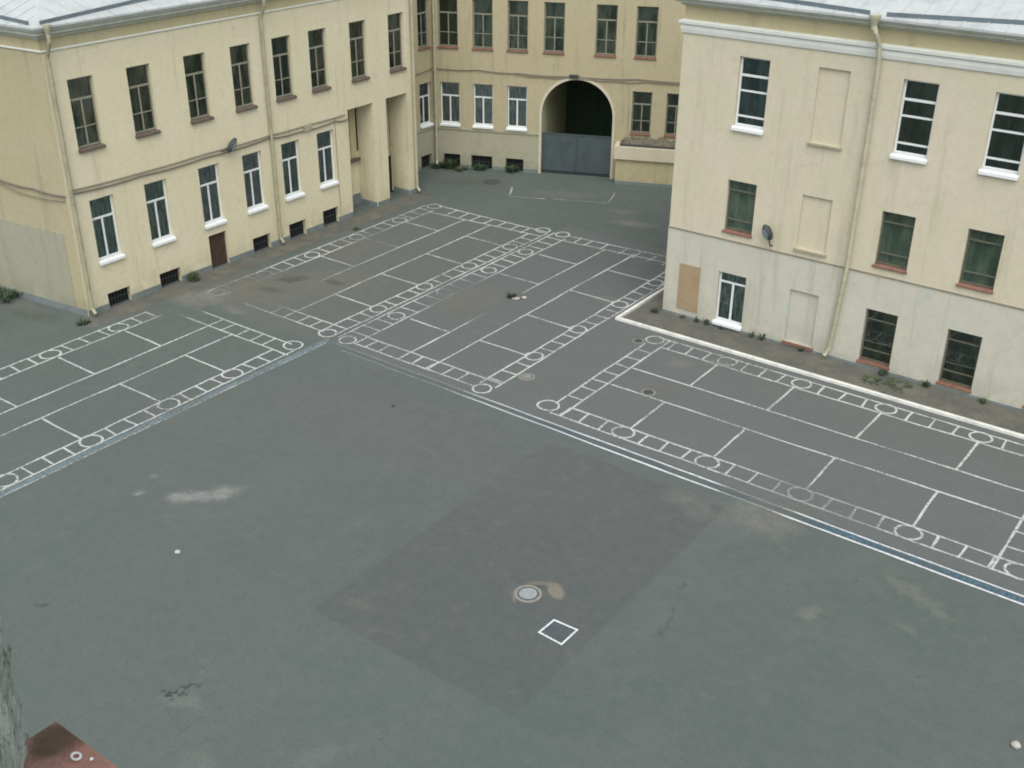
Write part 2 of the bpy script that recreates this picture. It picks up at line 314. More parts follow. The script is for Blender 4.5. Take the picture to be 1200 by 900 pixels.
# ------------------------------------------------------------------ mesh helpers
class MB:
    """collects faces; build() links them as ONE mesh object"""
    def __init__(self): self.v = []; self.f = []
    def face(self, pts):
        i = len(self.v); self.v += [tuple(p) for p in pts]; self.f.append(tuple(range(i, i + len(pts))))
    def box(self, x0, x1, y0, y1, z0, z1, X=None):
        c = [(x0, y0, z0), (x1, y0, z0), (x1, y1, z0), (x0, y1, z0), (x0, y0, z1), (x1, y0, z1), (x1, y1, z1), (x0, y1, z1)]
        if X: c = [X(*p) for p in c]
        i = len(self.v); self.v += [tuple(p) for p in c]
        self.f += [tuple(i + k for k in q) for q in ((0, 3, 2, 1), (4, 5, 6, 7), (0, 1, 5, 4), (1, 2, 6, 5), (2, 3, 7, 6), (3, 0, 4, 7))]
        return self
    def tube(self, pts, r, seg=10, cap=True):
        pts = [Vector(p) for p in pts]; rings = []
        rr = r if isinstance(r, (list, tuple)) else [r] * len(pts)
        for k, p in enumerate(pts):
            d = (pts[min(k + 1, len(pts) - 1)] - pts[max(k - 1, 0)]).normalized()
            a = Vector((0, 0, 1)) if abs(d.z) < 0.9 else Vector((1, 0, 0))
            u = d.cross(a).normalized(); w = d.cross(u)
            i = len(self.v)
            for s in range(seg):
                t = 2 * math.pi * s / seg
                self.v.append(tuple(p + (u * math.cos(t) + w * math.sin(t)) * rr[k]))
            rings.append(i)
        for a, b in zip(rings, rings[1:]):
            for s in range(seg):
                self.f.append((a + s, a + (s + 1) % seg, b + (s + 1) % seg, b + s))
        if cap:
            self.f.append(tuple(rings[0] + s for s in reversed(range(seg)))); self.f.append(tuple(rings[-1] + s for s in range(seg)))
        return self
    def disc(self, cx, cy, r, z0, z1, seg=28, r1=None):
        r1 = r1 or r; i = len(self.v)
        for z, q in ((z0, r), (z1, r1)):
            for s in range(seg):
                t = 2 * math.pi * s / seg; self.v.append((cx + q * math.cos(t), cy + q * math.sin(t), z))
        for s in range(seg): self.f.append((i + s, i + (s + 1) % seg, i + seg + (s + 1) % seg, i + seg + s))
        self.f.append(tuple(i + seg + s for s in range(seg))); return self
    def ring(self, cx, cy, ri, ro, z0, z1, seg=28):
        i = len(self.v)
        for z, q in ((z0, ro), (z1, ro), (z1, ri), (z0, ri)):
            for s in range(seg):
                t = 2 * math.pi * s / seg; self.v.append((cx + q * math.cos(t), cy + q * math.sin(t), z))
        for k in range(3):
            for s in range(seg):
                a = i + k * seg; b = a + seg
                self.f.append((a + s, a + (s + 1) % seg, b + (s + 1) % seg, b + s))
        return self
    def build(self, name, mat, parent=None, loc=None, smooth=False, bevel=0.0):
        me = bpy.data.meshes.new(name); me.from_pydata(self.v, [], self.f); me.update()
        bm = bmesh.new(); bm.from_mesh(me); bmesh.ops.recalc_face_normals(bm, faces=bm.faces); bm.to_mesh(me); bm.free()
        if smooth:
            for p in me.polygons: p.use_smooth = True
        me.materials.append(mat)
        o = bpy.data.objects.new(name, me); COL.objects.link(o)
        if parent is not None:
            o.parent = parent
            if loc is None: o.location = -abs_loc(parent)
            else: o.location = loc
        elif loc is not None: o.location = loc
        if bevel:
            b = o.modifiers.new('bevel', 'BEVEL'); b.width = bevel; b.segments = 2; b.limit_method = 'ANGLE'
        return o

def abs_loc(o):
    v = Vector(o.location)
    while o.parent: o = o.parent; v = v + Vector(o.location)
    return v
def tag(o, label=None, cat=None, group=None, kind=None):
    if label: o['label'] = label
    if cat: o['category'] = cat
    if group: o['group'] = group
    if kind: o['kind'] = kind
    return o
def empty(name, loc):
    o = bpy.data.objects.new(name, None); COL.objects.link(o); o.location = loc; o.empty_display_size = 0.3; return o
def copy_tree(o, parent=None):
    c = o.copy(); COL.objects.link(c); c.parent = parent
    for ch in list(o.children): copy_tree(ch, c)
    return c

class Facade:
    """u runs along the wall (to the right seen from outside), y goes INTO the wall, z up"""
    def __init__(self, O, ang):
        self.O = Vector((O[0], O[1], 0)); self.a = R_(ang)
        self.d = Vector((math.cos(self.a), math.sin(self.a), 0)); self.n = Vector((-math.sin(self.a), math.cos(self.a), 0))
    def P(self, u, y, z): return self.O + self.d * u + self.n * y + Vector((0, 0, z))
    def wall(self, mb, u0, u1, z0, z1, holes, depth=0.2):
        """a wall face from u0 to u1 with rectangular (u0,u1,z0,z1[,depth]) holes and their reveals"""
        us = sorted({u0, u1, *[min(max(h[k], u0), u1) for h in holes for k in (0, 1)]})
        zs = sorted({z0, z1, *[min(max(h[k], z0), z1) for h in holes for k in (2, 3)]})
        def fill(vals, step):
            out = [vals[0]]
            for b in vals[1:]:
                a = out[-1]; n = max(1, int((b - a) / step))
                out += [a + (b - a) * (i + 1) / n for i in range(n)]
            return out
        us = fill(us, 1.6); zs = fill(zs, 1.6)
        base = len(mb.v)
        for z in zs:
            for u in us: mb.v.append(tuple(self.P(u, 0, z)))
        nu = len(us)
        for j in range(len(zs) - 1):
            for i in range(nu - 1):
                cu, cz = (us[i] + us[i + 1]) / 2, (zs[j] + zs[j + 1]) / 2
                if any(h[0] < cu < h[1] and h[2] < cz < h[3] for h in holes): continue
                a = base + j * nu + i; mb.f.append((a, a + 1, a + nu + 1, a + nu))
        for h in holes:
            D = h[4] if len(h) > 4 else depth
            a0, a1, b0, b1 = max(h[0], u0), min(h[1], u1), max(h[2], z0), min(h[3], z1)
            q = [(a0, b0), (a1, b0), (a1, b1), (a0, b1)]
            for k in range(4):
                (ua, za), (ub, zb) = q[k], q[(k + 1) % 4]
                if za == zb == z0 and z0 <= 0.001: continue
                mb.face([self.P(ua, 0, za), self.P(ub, 0, zb), self.P(ub, D, zb), self.P(ua, D, za)])
        return mb
    def X(self): return lambda x, y, z: self.P(x, y, z)

def sweep(mb, path, prof, closed_ends=True):
    """profile of (outward, z) along a plan polyline with mitred corners; outward is to the right of travel"""
    P = [Vector((p[0], p[1])) for p in path]; N = []
    for a, b in zip(P, P[1:]):
        d = (b - a).normalized(); N.append(Vector((d.y, -d.x)))
    rows = []
    for k, p in enumerate(P):
        if k == 0: m = N[0]
        elif k == len(P) - 1: m = N[-1]
        else:
            m = (N[k - 1] + N[k]).normalized(); m = m / max(0.2, m.dot(N[k]))
        rows.append([(p.x + m.x * o, p.y + m.y * o, z) for o, z in prof])
    for ra, rb in zip(rows, rows[1:]):
        for i in range(len(prof) - 1): mb.face([ra[i], rb[i], rb[i + 1], ra[i + 1]])
    if closed_ends: mb.face(rows[0]); mb.face(list(reversed(rows[-1])))
    return mb

def roof_mesh(path, z, over, inset, pitch, rib=0.62):
    mb = MB(); t = math.tan(R_(pitch)); P = [Vector((p[0], p[1])) for p in path]; N = []
    for a, b in zip(P, P[1:]):
        d = (b - a).normalized(); N.append(Vector((d.y, -d.x)))
    def row(off):
        out = []
        for k, p in enumerate(P):
            if k == 0: m = N[0]
            elif k == len(P) - 1: m = N[-1]
            else:
                m = (N[k - 1] + N[k]).normalized(); m = m / max(0.2, m.dot(N[k]))
            out.append(Vector((p.x + m.x * off, p.y + m.y * off, z + (over - off) * t)))
        return out
    E, T, L = row(over), row(-inset), [v - Vector((0, 0, 0.07)) for v in row(over)]
    for k in range(len(P) - 1):
        mb.face([E[k], E[k + 1], T[k + 1], T[k]]); mb.face([L[k], L[k + 1], E[k + 1], E[k]])
        d = (E[k + 1] - E[k]); ln = d.length; d.normalize(); n = Vector((-N[k].x, -N[k].y, t)).normalized()
        up = d.cross(n).normalized(); up = up if up.z > 0 else -up
        wl = (over + inset) / math.cos(R_(pitch))
        s = rib
        while s < ln - 0.2:
            a_ = s if k > 0 else 99; b_ = ln - s if k < len(P) - 2 else 99
            l = min(wl, a_ / math.cos(R_(pitch)), b_ / math.cos(R_(pitch)))
            p0 = E[k] + d * s; q = []
            jit = random.uniform(-0.02, 0.02)
            for aa in (0, l - 0.02):
                for bb in (-0.012, 0.012):
                    for cc in (-0.01, 0.022): q.append(p0 + d * (bb + jit) + n * aa + up * cc)
            i = len(mb.v); mb.v += [tuple(x) for x in q]
            mb.f += [tuple(i + w for w in f) for f in ((0, 1, 3, 2), (4, 6, 7, 5), (0, 4, 5, 1), (2, 3, 7, 6), (1, 5, 7, 3))]
            s += rib
    return mb, E, N, t

# ------------------------------------------------------------------ windows
def window_kind(style, w, h, frame, sill, room, sash=None):
    """returns (frame mesh, sill mesh, glass mesh, backing mesh) in local coordinates"""
    f = MB(); t = 0.06; y0, y1 = 0.13, 0.19
    def hb(z, th=0.05, x0=t, x1=None): f.box(x0, (w - t) if x1 is None else x1, y0 + 0.004, y1 - 0.004, z - th / 2, z + th / 2)
    def vb(x, z0, z1, th=0.05): f.box(x - th / 2, x + th / 2, y0 + 0.008, y1 - 0.008, z0, z1)
    zs = 0.07 if style != 'bars' else 0.12
    f.box(0, t, y0, y1, zs, h); f.box(w - t, w, y0, y1, zs, h)
    hb(zs + t / 2, t); hb(h - t / 2, t)
    if style in ('casement', 'tall'):
        zt = h * 0.70 if style == 'tall' else h * 0.68
        hb(zt, 0.075); vb(w * 0.5 if style == 'tall' else w * 0.48, zs + t, zt - 0.0375, 0.075 if style == 'casement' else 0.06)
        if style == 'tall':
            zz = zs + (zt - zs) * 0.42
            hb(zz, 0.035, t, w * 0.5 - 0.03); hb(zz, 0.035, w * 0.5 + 0.03, w - t)
    elif style == 'bars':
        hb(h * 0.745, 0.075); hb(h * 0.535, 0.06); hb(h * 0.185, 0.06)
    elif style == 'twobar':
        hb(h * 0.80, 0.05); hb(h * 0.24, 0.045)
    elif style == 'small':
        hb(h * 0.80, 0.07); vb(w * 0.5, zs + t, h * 0.80 - 0.035, 0.08)
    s = MB()
    o, hs, dr = {'white': (0.11, 0.09, 0.04), 'red': (0.07, 0.045, 0.025), 'brown': (0.10, 0.08, 0.03)}[sill]
    s.box(0.004, w - 0.004, -0.002, y0 + 0.05, 0.004, zs - 0.01)
    top = zs - 0.012
    for (xa, xb) in ((-0.03, w + 0.03),):
        v = [(xa, -0.004, top - hs), (xb, -0.004, top - hs), (xb, -o, top - hs - dr), (xa, -o, top - hs - dr),
             (xa, -0.004, top), (xb, -0.004, top), (xb, -o, top - dr), (xa, -o, top - dr)]
        i = len(s.v); s.v += v
        s.f += [tuple(i + k for k in q) for q in ((0, 1, 2, 3), (4, 7, 6, 5), (3, 2, 6, 7), (0, 3, 7, 4), (1, 5, 6, 2), (0, 4, 5, 1))]
    g = MB(); g.face([(0.02, 0.162, zs + 0.01), (w - 0.02, 0.162, zs + 0.01), (w - 0.02, 0.162, h - 0.02), (0.02, 0.162, h - 0.02)])
    b = MB(); n = 40; xs = [-0.15 + (w + 0.3) * i / n for i in range(n + 1)]
    fold = 0.03 if room.startswith('curtain') else 0.008
    ys = [0.25 + fold * math.sin(i * 1.9 + 0.6 * math.sin(i * 0.7)) for i in range(n + 1)]
    for i in range(n): b.face([(xs[i], ys[i], -0.15), (xs[i + 1], ys[i + 1], -0.15), (xs[i + 1], ys[i + 1], h + 0.15), (xs[i], ys[i], h + 0.15)])
    return f, s, g, b
_protos = {}
def place_window(bld, F, u, z, style, w, h, frame, sill, room, label=None):
    key = (style, w, h, frame, sill, room)
    if key not in _protos:
        f, s, g, b = window_kind(*key)
        smat = {'white': 'white_sill', 'red': 'brick_sill', 'brown': 'dark_sill'}[sill]
        win = f.build('window', M[frame], loc=(0, 0, 0))
        s.build('sill', M[smat], win, loc=(0, 0, 0)); g.build('pane', M['glass'], win, loc=(0, 0, 0))
        b.build('curtain' if room.startswith('curtain') else 'dim_room', M[room], win, loc=(0, 0, 0), smooth=True)
        _protos[key] = win; o = win; o.parent = bld
    else: o = copy_tree(_protos[key], bld)
    o.location = F.P(u, 0, z) - Vector(bld.location); o.rotation_euler = (0, 0, F.a)
    if label: o['label'] = label
    return o
def basement(bld, F, u0, u1, z1, label=None):
    """sunken cellar window: dark backing, grille"""
    f = MB(); w = u1 - u0
    f.box(0, w, 0.20, 0.25, 0.0, z1 + 0.05)
    o = f.build('cellar_window', M['dark'], bld, loc=F.P(u0, 0, 0) - Vector(bld.location)); o.rotation_euler = (0, 0, F.a)
    g = MB(); n = 7
    for i in range(n):
        x = w * (i + 0.5) / n; g.tube([(x, 0.12, 0.02), (x, 0.12, z1 - 0.01)], 0.009, 6)
    g.box(0.0, w, 0.105, 0.135, z1 * 0.5 - 0.01, z1 * 0.5 + 0.01)
    g.build('grille', M['lamp_grey'], o, loc=(0, 0, 0))
    return o
def plinth(bld, F, segs, h, proud=0.025, mat='plinth', name='plinth'):
    for a, b in segs: MB().box(a, b, -proud, -0.002, -0.02, h, F.X()).build(name, M[mat], bld)
def gaps(u0, u1, holes):
    out = []; a = u0
    for h in sorted(holes):
        if h[0] > a: out.append((a, h[0]))
        a = max(a, h[1])
    if a < u1: out.append((a, u1))
    return out
def drainpipe(bld, pts, r, mat, funnel=None, collars=()):
    mb = MB(); mb.tube(pts, r, 12)
    for k in collars: mb.tube([Vector(k) - Vector((0, 0, 0.035)), Vector(k) + Vector((0, 0, 0.035))], r * 1.22, 12)
    o = mb.build('drainpipe', M[mat], bld, smooth=False)
    if funnel:
        f = MB(); p = Vector(funnel)
        f.tube([p + Vector((0, 0, -0.32)), p + Vector((0, 0, -0.20)), p + Vector((0, 0, 0.02)), p + Vector((0, 0, 0.10))], [r * 1.05, r * 1.15, r * 2.3, r * 2.4], 14)
        f.build('funnel', M['pipe_light'], o, loc=-(abs_loc(o)))
    return o

# ------------------------------------------------------------------ ground and paint
g = MB(); g.face([(-220, -220, 0), (220, -220, 0), (220, 220, 0), (-220, 220, 0)])
tag(g.build('ground', M['asphalt']), 'patched grey asphalt of the whole courtyard', kind='structure')

class Paint:
    def __init__(self): self.mb = MB()
    def line(self, a, b, w=0.07, z=0.004, jit=0.012, step=0.4):
        a, b = Vector(a), Vector(b); d = b - a; L = d.length; d.normalize(); n = Vector((-d.y, d.x))
        k = max(2, int(L / step)); off = 0; prev = None
        for i in range(k + 1):
            off = off * 0.8 + random.uniform(-jit, jit); ww = w * random.uniform(0.72, 1.18) / 2
            c = a + d * (L * i / k) + n * off
            cur = ((c.x + n.x * ww, c.y + n.y * ww, z), (c.x - n.x * ww, c.y - n.y * ww, z))
            if prev: self.mb.face([prev[0], prev[1], cur[1], cur[0]])
            prev = cur
    def circle(self, x, y, r=0.33, w=0.07, z=0.010):
        n = 30; x += random.uniform(-0.03, 0.03); y += random.uniform(-0.03, 0.03); ph = random.uniform(0, 6)
        q = []
        for i in range(n):
            t = 2 * math.pi * i / n; rr = r * (1 + 0.03 * math.sin(2 * t + ph) + 0.02 * math.sin(3 * t + 2 * ph)); ww = w * random.uniform(0.85, 1.15) / 2
            q.append(((x + (rr + ww) * math.cos(t), y + (rr + ww) * math.sin(t), z), (x + (rr - ww) * math.cos(t), y + (rr - ww) * math.sin(t), z)))
        for i in range(n):
            a, b = q[i], q[(i + 1) % n]; self.mb.face([a[0], b[0], b[1], a[1]])
    # long lines along x at 4 mm, along y at 6 mm, rungs at 8 mm, circles at 10 mm
    def lx(self, y, x0, x1, **k): self.line((x0, y), (x1, y), z=0.004, **k)
    def ly(self, x, y0, y1, **k): self.line((x, y0), (x, y1), z=0.006, **k)
    def rx(self, x0, x1, y): self.line((x0, y + random.uniform(-.03, .03)), (x1, y + random.uniform(-.03, .03)), z=0.008, step=0.3)
    def ry(self, y0, y1, x): self.line((x + random.uniform(-.03, .03), y0), (x + random.uniform(-.03, .03), y1), z=0.008, step=0.3)
    def done(self, name, mat, label): return tag(self.mb.build(name, M[mat]), label, kind='structure')

def rungs(cs, n=3):
    out = []
    for a, b in zip(cs, cs[1:]): out += [a + (b - a) * (i + 1) / (n + 1) for i in range(n)]
    return out
# court along the facade of the three-storey block
p = Paint(); X0, X1, Y0, Y1 = -17.4, -3.25, 25.5, 32.30; cx = [-17.51, -14.76, -11.9, -9.07, -6.09, -3.28]; bx = [-17.25, -14.45, -11.77, -8.92, -6.06, -3.28]
p.lx(Y0, X0 + .2, X1); p.lx(26.15, X0 + .6, X1); p.lx(31.64, X0 + .6, X1); p.lx(Y1, X0 + .2, X1)
p.ly(-17.38, 26.1, 31.6); p.ly(-16.80, Y0, Y1); p.ly(-3.88, Y0, Y1); p.ly(X1, 26.1, 31.8)
p.lx(28.25, -16.8, -3.88); p.lx(29.68, -16.8, -3.88)
for x in cx: p.circle(x, 25.82)
for x in bx: p.circle(x, 32.0, 0.31)
for x in rungs(cx): p.ry(25.5, 26.15, x)
for x in rungs(bx): p.ry(31.64, 32.3, x)
for y in (26.75, 27.55, 28.22, 28.93, 29.6, 30.29, 31.0): p.rx(-17.38, -16.8, y); p.rx(-3.88, -3.25, y)
for x in (-14.70, -11.92, -9.08, -6.1): p.ry(26.15, 28.25, x)
for x in (-14.60, -11.85, -9.0, -6.03): p.ry(29.68, 31.64, x)
p.done('court_marking', 'line', 'white painted court of lanes and circles beside the white kerb of the three-storey block')
# court in front of the long wing's near end
p = Paint(); fy = [10.4, 13.16, 15.9, 18.73, 21.37, 24.1]; uy = [13.2, 15.95, 18.64, 21.36]
p.ly(-26.68, 9.5, 23.9); p.ly(-27.3, 9.5, 23.45); p.ly(-29.37, 9.5, 23.42); p.ly(-30.58, 9.5, 23.42); p.ly(-32.68, 9.5, 23.0); p.ly(-33.36, 9.5, 22.85)
p.lx(23.42, -32.3, -26.6); p.lx(24.10, -32.5, -27.1)
for y in fy: p.circle(-27.0, y)
for y in uy: p.circle(-33.03, y, 0.33)
for y in rungs(fy): p.rx(-27.3, -26.68, y)
for y in (14.0, 14.6, 15.3, 16.6, 17.28, 17.92, 19.26, 19.95, 20.78, 22.14, 22.80): p.rx(-33.36, -32.68, y)
for x in (-30.6, -29.93, -29.17, -28.5, -27.9): p.ry(23.42, 24.10, x)
for y in (13.1, 15.84, 18.68, 21.35): p.rx(-29.37, -27.3, y); p.rx(-32.6, -30.58, y - 0.03)
p.done('court_marking', 'line', 'white painted court of lanes and circles by the near corner of the long yellow wing')
# court in front of the long wing's middle
p = Paint(); cy = [25.52, 28.17, 30.83, 33.6, 36.34, 38.75]; ly = [25.6, 28.0, 30.6, 33.3, 36.0, 38.45]
p.ly(-26.44, 25.45, 38.7); p.ly(-27.08, 25.5, 38.15); p.ly(-29.04, 26.17, 38.0); p.ly(-30.40, 26.3, 37.9); p.ly(-32.33, 25.6, 38.0); p.ly(-33.08, 25.0, 38.3)
p.lx(25.52, -31.1, -26.95); p.lx(26.17, -31.1, -26.5)
p.line((-32.6, 38.66), (-26.6, 38.75)); p.line((-32.4, 37.72), (-27.0, 38.15))
for y in cy[:-1]: p.circle(-26.77, y, 0.31)
p.circle(-26.8, 38.85, 0.30)
for y in ly: p.circle(-32.68, y, 0.31)
for y in rungs(cy): p.rx(-27.08, -26.44, y)
for y in rungs(ly): p.rx(-33.08, -32.33, y)
for x in (-29.66, -29.02, -28.3, -27.67): p.ry(25.52, 26.17, x)
for x in (-31.5, -30.8, -30.1, -29.4, -28.7, -28.0, -27.4): p.ry(37.95, 38.7, x)
for y in (28.2, 30.83, 33.58, 36.22): p.rx(-29.04, -27.15, y)
for y in (30.72, 33.42, 36.02): p.rx(-32.33, -30.40, y)
p.done('court_marking', 'line', 'worn white painted court half hidden by brown dirt along the long yellow wing')
# middle court, beside the three-storey block's corner
p = Paint(); ly = [25.5, 28.1, 30.9, 33.68, 36.27, 38.93]; ry = [25.47, 28.41, 31.15, 33.95, 36.6, 39.2]
p.ly(-26.22, 25.5, 38.9); p.ly(-25.42, 25.55, 38.6); p.ly(-23.40, 25.48, 30.3); p.ly(-23.40, 32.6, 38.45); p.ly(-22.12, 25.48, 38.8)
p.ly(-20.12, 25.7, 39.0); p.ly(-19.52, 25.75, 39.3)
p.lx(25.48, -25.5, -20.15); p.lx(26.12, -25.5, -19.55)
p.line((-25.5, 38.95), (-19.5, 39.5)); p.line((-25.45, 38.33), (-19.5, 38.85))
for y in ly: p.circle(-25.83, y, 0.30)
for y in ry[:-1]: p.circle(-19.85, y, 0.30)
for y in rungs(ly): p.rx(-26.22, -25.42, y)
for y in rungs(ry): p.rx(-20.12, -19.52, y)
for x in (-24.9, -24.35, -22.83, -22.18, -21.5, -20.85): p.ry(25.48, 26.12, x)
for x in (-24.9, -24.35, -23.6, -22.7, -22.0, -21.3, -20.6): p.ry(38.4, 39.1, x)
for y in (28.2, 33.70, 36.35): p.rx(-25.25, -23.40, y)
for y in (28.32, 31.07, 33.95, 36.62): p.rx(-22.12, -20.12, y)
p.done('court_marking', 'line', 'white painted court of lanes and circles between the dirty court and the white kerb corner')
# long edge stripe (white, blue, white)
p = Paint(); p.line((-25.9, 25.06), (1.5, 24.80), w=0.06, z=0.012, step=0.6); p.line((-25.4, 24.78), (1.5, 24.46), w=0.07, z=0.012, step=0.6)
p.done('line_marking', 'line_fresh', 'pair of straight white painted lines edging the open asphalt')
p = Paint(); p.line((-25.5, 24.92), (1.5, 24.63), w=0.17, z=0.0095, jit=0.003, step=0.8)
p.done('blue_marking', 'blue', 'worn blue painted stripe between the pair of white lines')
p = Paint(); p.line((-26.53, 9.5), (-26.35, 25.2), w=0.24, z=0.0095, jit=0.004, step=0.8)
p.done('blue_marking', 'blue_pale', 'faded pale blue stripe edging the court by the long wing')
p = Paint(); p.line((-26.38, 9.5), (-26.22, 24.9), w=0.06, z=0.012, step=0.8)
p.done('line_marking', 'line_faint', 'thin faded white line along the pale blue stripe')
p = Paint(); p.line((-31.5, 42.95), (-30.85, 41.85), w=0.09); p.line((-30.85, 41.72), (-29.2, 42.5), w=0.09); p.line((-28.9, 42.7), (-26.6, 43.72), w=0.09); p.line((-26.55, 43.8), (-27.1, 45.2), w=0.09, z=0.006)
p.done('line_marking', 'line_faint', 'faint white painted box on the asphalt before the arched gate')

# pavement strips
mb = MB(); mb.box(-19.12, 3, 32.83, 34.34, -0.02, 0.035); mb.box(-19.12, -18.28, 34.342, 48, -0.02, 0.035)
tag(mb.build('pavement', M['pavement']), 'dirty pavement strip behind the white kerb', kind='structure')
mb = MB()
pts = [(-34.66, 21.2), (-33.75, 20.6), (-33.7, 27), (-33.62, 33), (-33.6, 39.8), (-34.66, 39.6)]
mb.face([(x, y, 0.004) for x, y in pts])
tag(mb.build('pavement', M['pavement']), 'dirty strip of paving at the foot of the long wing', kind='structure')
mb = MB(); k = []
sweep(mb, [(-19.22, 48), (-19.22, 32.73), (3, 32.70)], [(-0.06, -0.02), (-0.055, 0.10), (0.05, 0.105), (0.06, 0.09), (0.06, -0.02)])
tag(mb.build('kerb', M['kerb']), 'whitewashed kerb round the three-storey block', kind='structure')

# ------------------------------------------------------------------ the long yellow wing (left)
K = Vector((-34.68, 21.30, 0)); sa = 7.1
sd = Vector((math.cos(R_(sa)), math.sin(R_(sa)), 0))
B1 = empty('school_wing', (-38.0, 30.0, 0))
tag(B1, 'long two-storey yellow wing with two tall recesses and a light roof', 'building')
F1 = Facade(K, 90); S1 = Facade(K - sd * 22, sa)
ZT = 10.05
up = [22.06, 24.42, 26.91, 29.11, 31.23, 33.22, 35.60, 38.02]; lo = [22.12, 24.45, 26.96, 29.16, 31.25, 33.29]
bas = [(22.22, 23.20, .58), (24.56, 25.55, .60), (29.27, 30.22, .64), (31.31, 32.27, .68), (33.32, 34.28, .72)]
u = lambda Y: Y - 21.30
WU, HU, ZU = 1.0, 2.44, 5.94; WL, HL, ZL = 1.0, 2.34, 1.82
holes = [(u(y), u(y) + WU, ZU, ZU + HU) for y in up] + [(u(y), u(y) + WL, ZL, ZL + HL) for y in lo]
holes += [(u(a), u(b), 0, z, 0.25) for a, b, z in bas] + [(u(27.06), u(27.96), 0, 1.40, 0.22)]
N1 = (u(35.20), u(36.80), 0, 4.80, 1.05); N2 = (u(37.67), u(39.08), 0, 4.82, 1.05)
w = MB(); F1.wall(w, 0, 18.30, 0, 9.42, holes + [N1, N2]); 
E1 = Facade((K.x, 39.6), 180); E1.wall(w, 0, 12, 0, 9.42, [])
for nn in (N1, N2): w.face([F1.P(nn[0], 1.05, 0), F1.P(nn[1], 1.05, 0), F1.P(nn[1], 1.05, nn[3]), F1.P(nn[0], 1.05, nn[3])])
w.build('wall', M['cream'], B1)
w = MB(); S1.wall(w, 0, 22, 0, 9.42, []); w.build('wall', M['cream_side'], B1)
w = MB(); F1.wall(w, 0, 18.30, 9.42, ZT, []); S1.wall(w, 0, 22, 9.42, ZT, []); E1.wall(w, 0, 12, 9.42, ZT, [])
w.build('frieze', M['cream_frieze'], B1)
rooms = ['room_green', 'room_brown', 'room_green', 'room_brown', 'room_dark', 'room_green', 'room_brown', 'room_green']
for i, y in enumerate(up): place_window(B1, F1, u(y), ZU, 'tall', WU, HU, 'brown_paint', 'brown', rooms[i])
rl = ['curtain_grey', 'curtain_grey', 'curtain_violet', 'curtain_violet', 'curtain_grey', 'curtain_violet']
for i, y in enumerate(lo): place_window(B1, F1, u(y), ZL, 'casement', WL, HL, 'white_paint', 'white', rl[i])
for i, (a, b, z) in enumerate(bas): basement(B1, F1, u(a), u(b), z)
d = MB(); d.box(u(27.06), u(27.96), 0.14, 0.19, 0.0, 1.40, F1.X())
for k in range(6): d.box(u(27.08) + k * 0.147, u(27.08) + k * 0.147 + 0.135, 0.125, 0.139, 0.03, 1.37, F1.X())
dd = d.build('door', M['door'], B1)
hd = MB(); hd.tube([F1.P(u(27.82), 0.09, 0.62), F1.P(u(27.82), 0.09, 0.80)], 0.013, 8); hd.build('handle', M['lamp_grey'], dd, loc=-abs_loc(dd))
plinth(B1, F1, gaps(0.03, 13.88, [h for h in holes if h[2] == 0]) + [(15.54, 16.33), (17.79, 18.28)], 0.22)
plinth(B1, S1, [(0, 21.98)], 0.26)
# recess plinths, blind window and doors inside them
for bb in ((N1[0] + .01, N1[1] - .04, 1.0, 1.045, 0, .5), (N1[1] - 0.03, N1[1] - .002, 0.01, 0.99, -.01, .22), (N2[1] - 0.03, N2[1] - .002, 0.01, 0.99, -.01, .22)):
    MB().box(*bb, F1.X()).build('recess_plinth', M['plinth'], B1)
mb = MB(); mb.box(N1[1] - 0.50, N1[1] - 0.14, 0.985, 1.045, 2.25, 4.79, F1.X()); mb.build('recess_panel', M['cream_frieze'], B1)
mb = MB(); mb.box(N1[1] - 0.135, N1[1] - 0.045, 0.99, 1.045, 2.5, 4.79, F1.X()); mb.build('shadow_bar', M['dark'], B1)  # dark bar standing in for the shadow at the recess edge
mb = MB(); mb.box(N1[0] + 0.3, N1[1] - 0.06, 0.86, 0.984, 2.06, 2.20, F1.X()); mb.build('ledge', M['dark_sill'], B1)
mb = MB(); mb.box(N2[1] - 0.66, N2[1] - 0.30, 1.0, 1.045, 2.1, 4.80, F1.X()); mb.box(N2[1] - 0.35, N2[1] - 0.08, 1.0, 1.045, 0.0, 1.75, F1.X()); mb.build('recess_door', M['dark'], B1)
mb = MB(); mb.tube([F1.P(N2[1] - 0.17, 0.93, 0.1), F1.P(N2[1] - 0.17, 0.93, 4.8)], 0.05, 10); mb.build('pipe', M['pipe'], B1)
# pale render panel on the side wall
mb = MB(); mb.box(0, 21.45, -0.018, -0.003, 0.26, 3.06, S1.X()); mb.build('lower_wall', M['pale_grey'], B1)
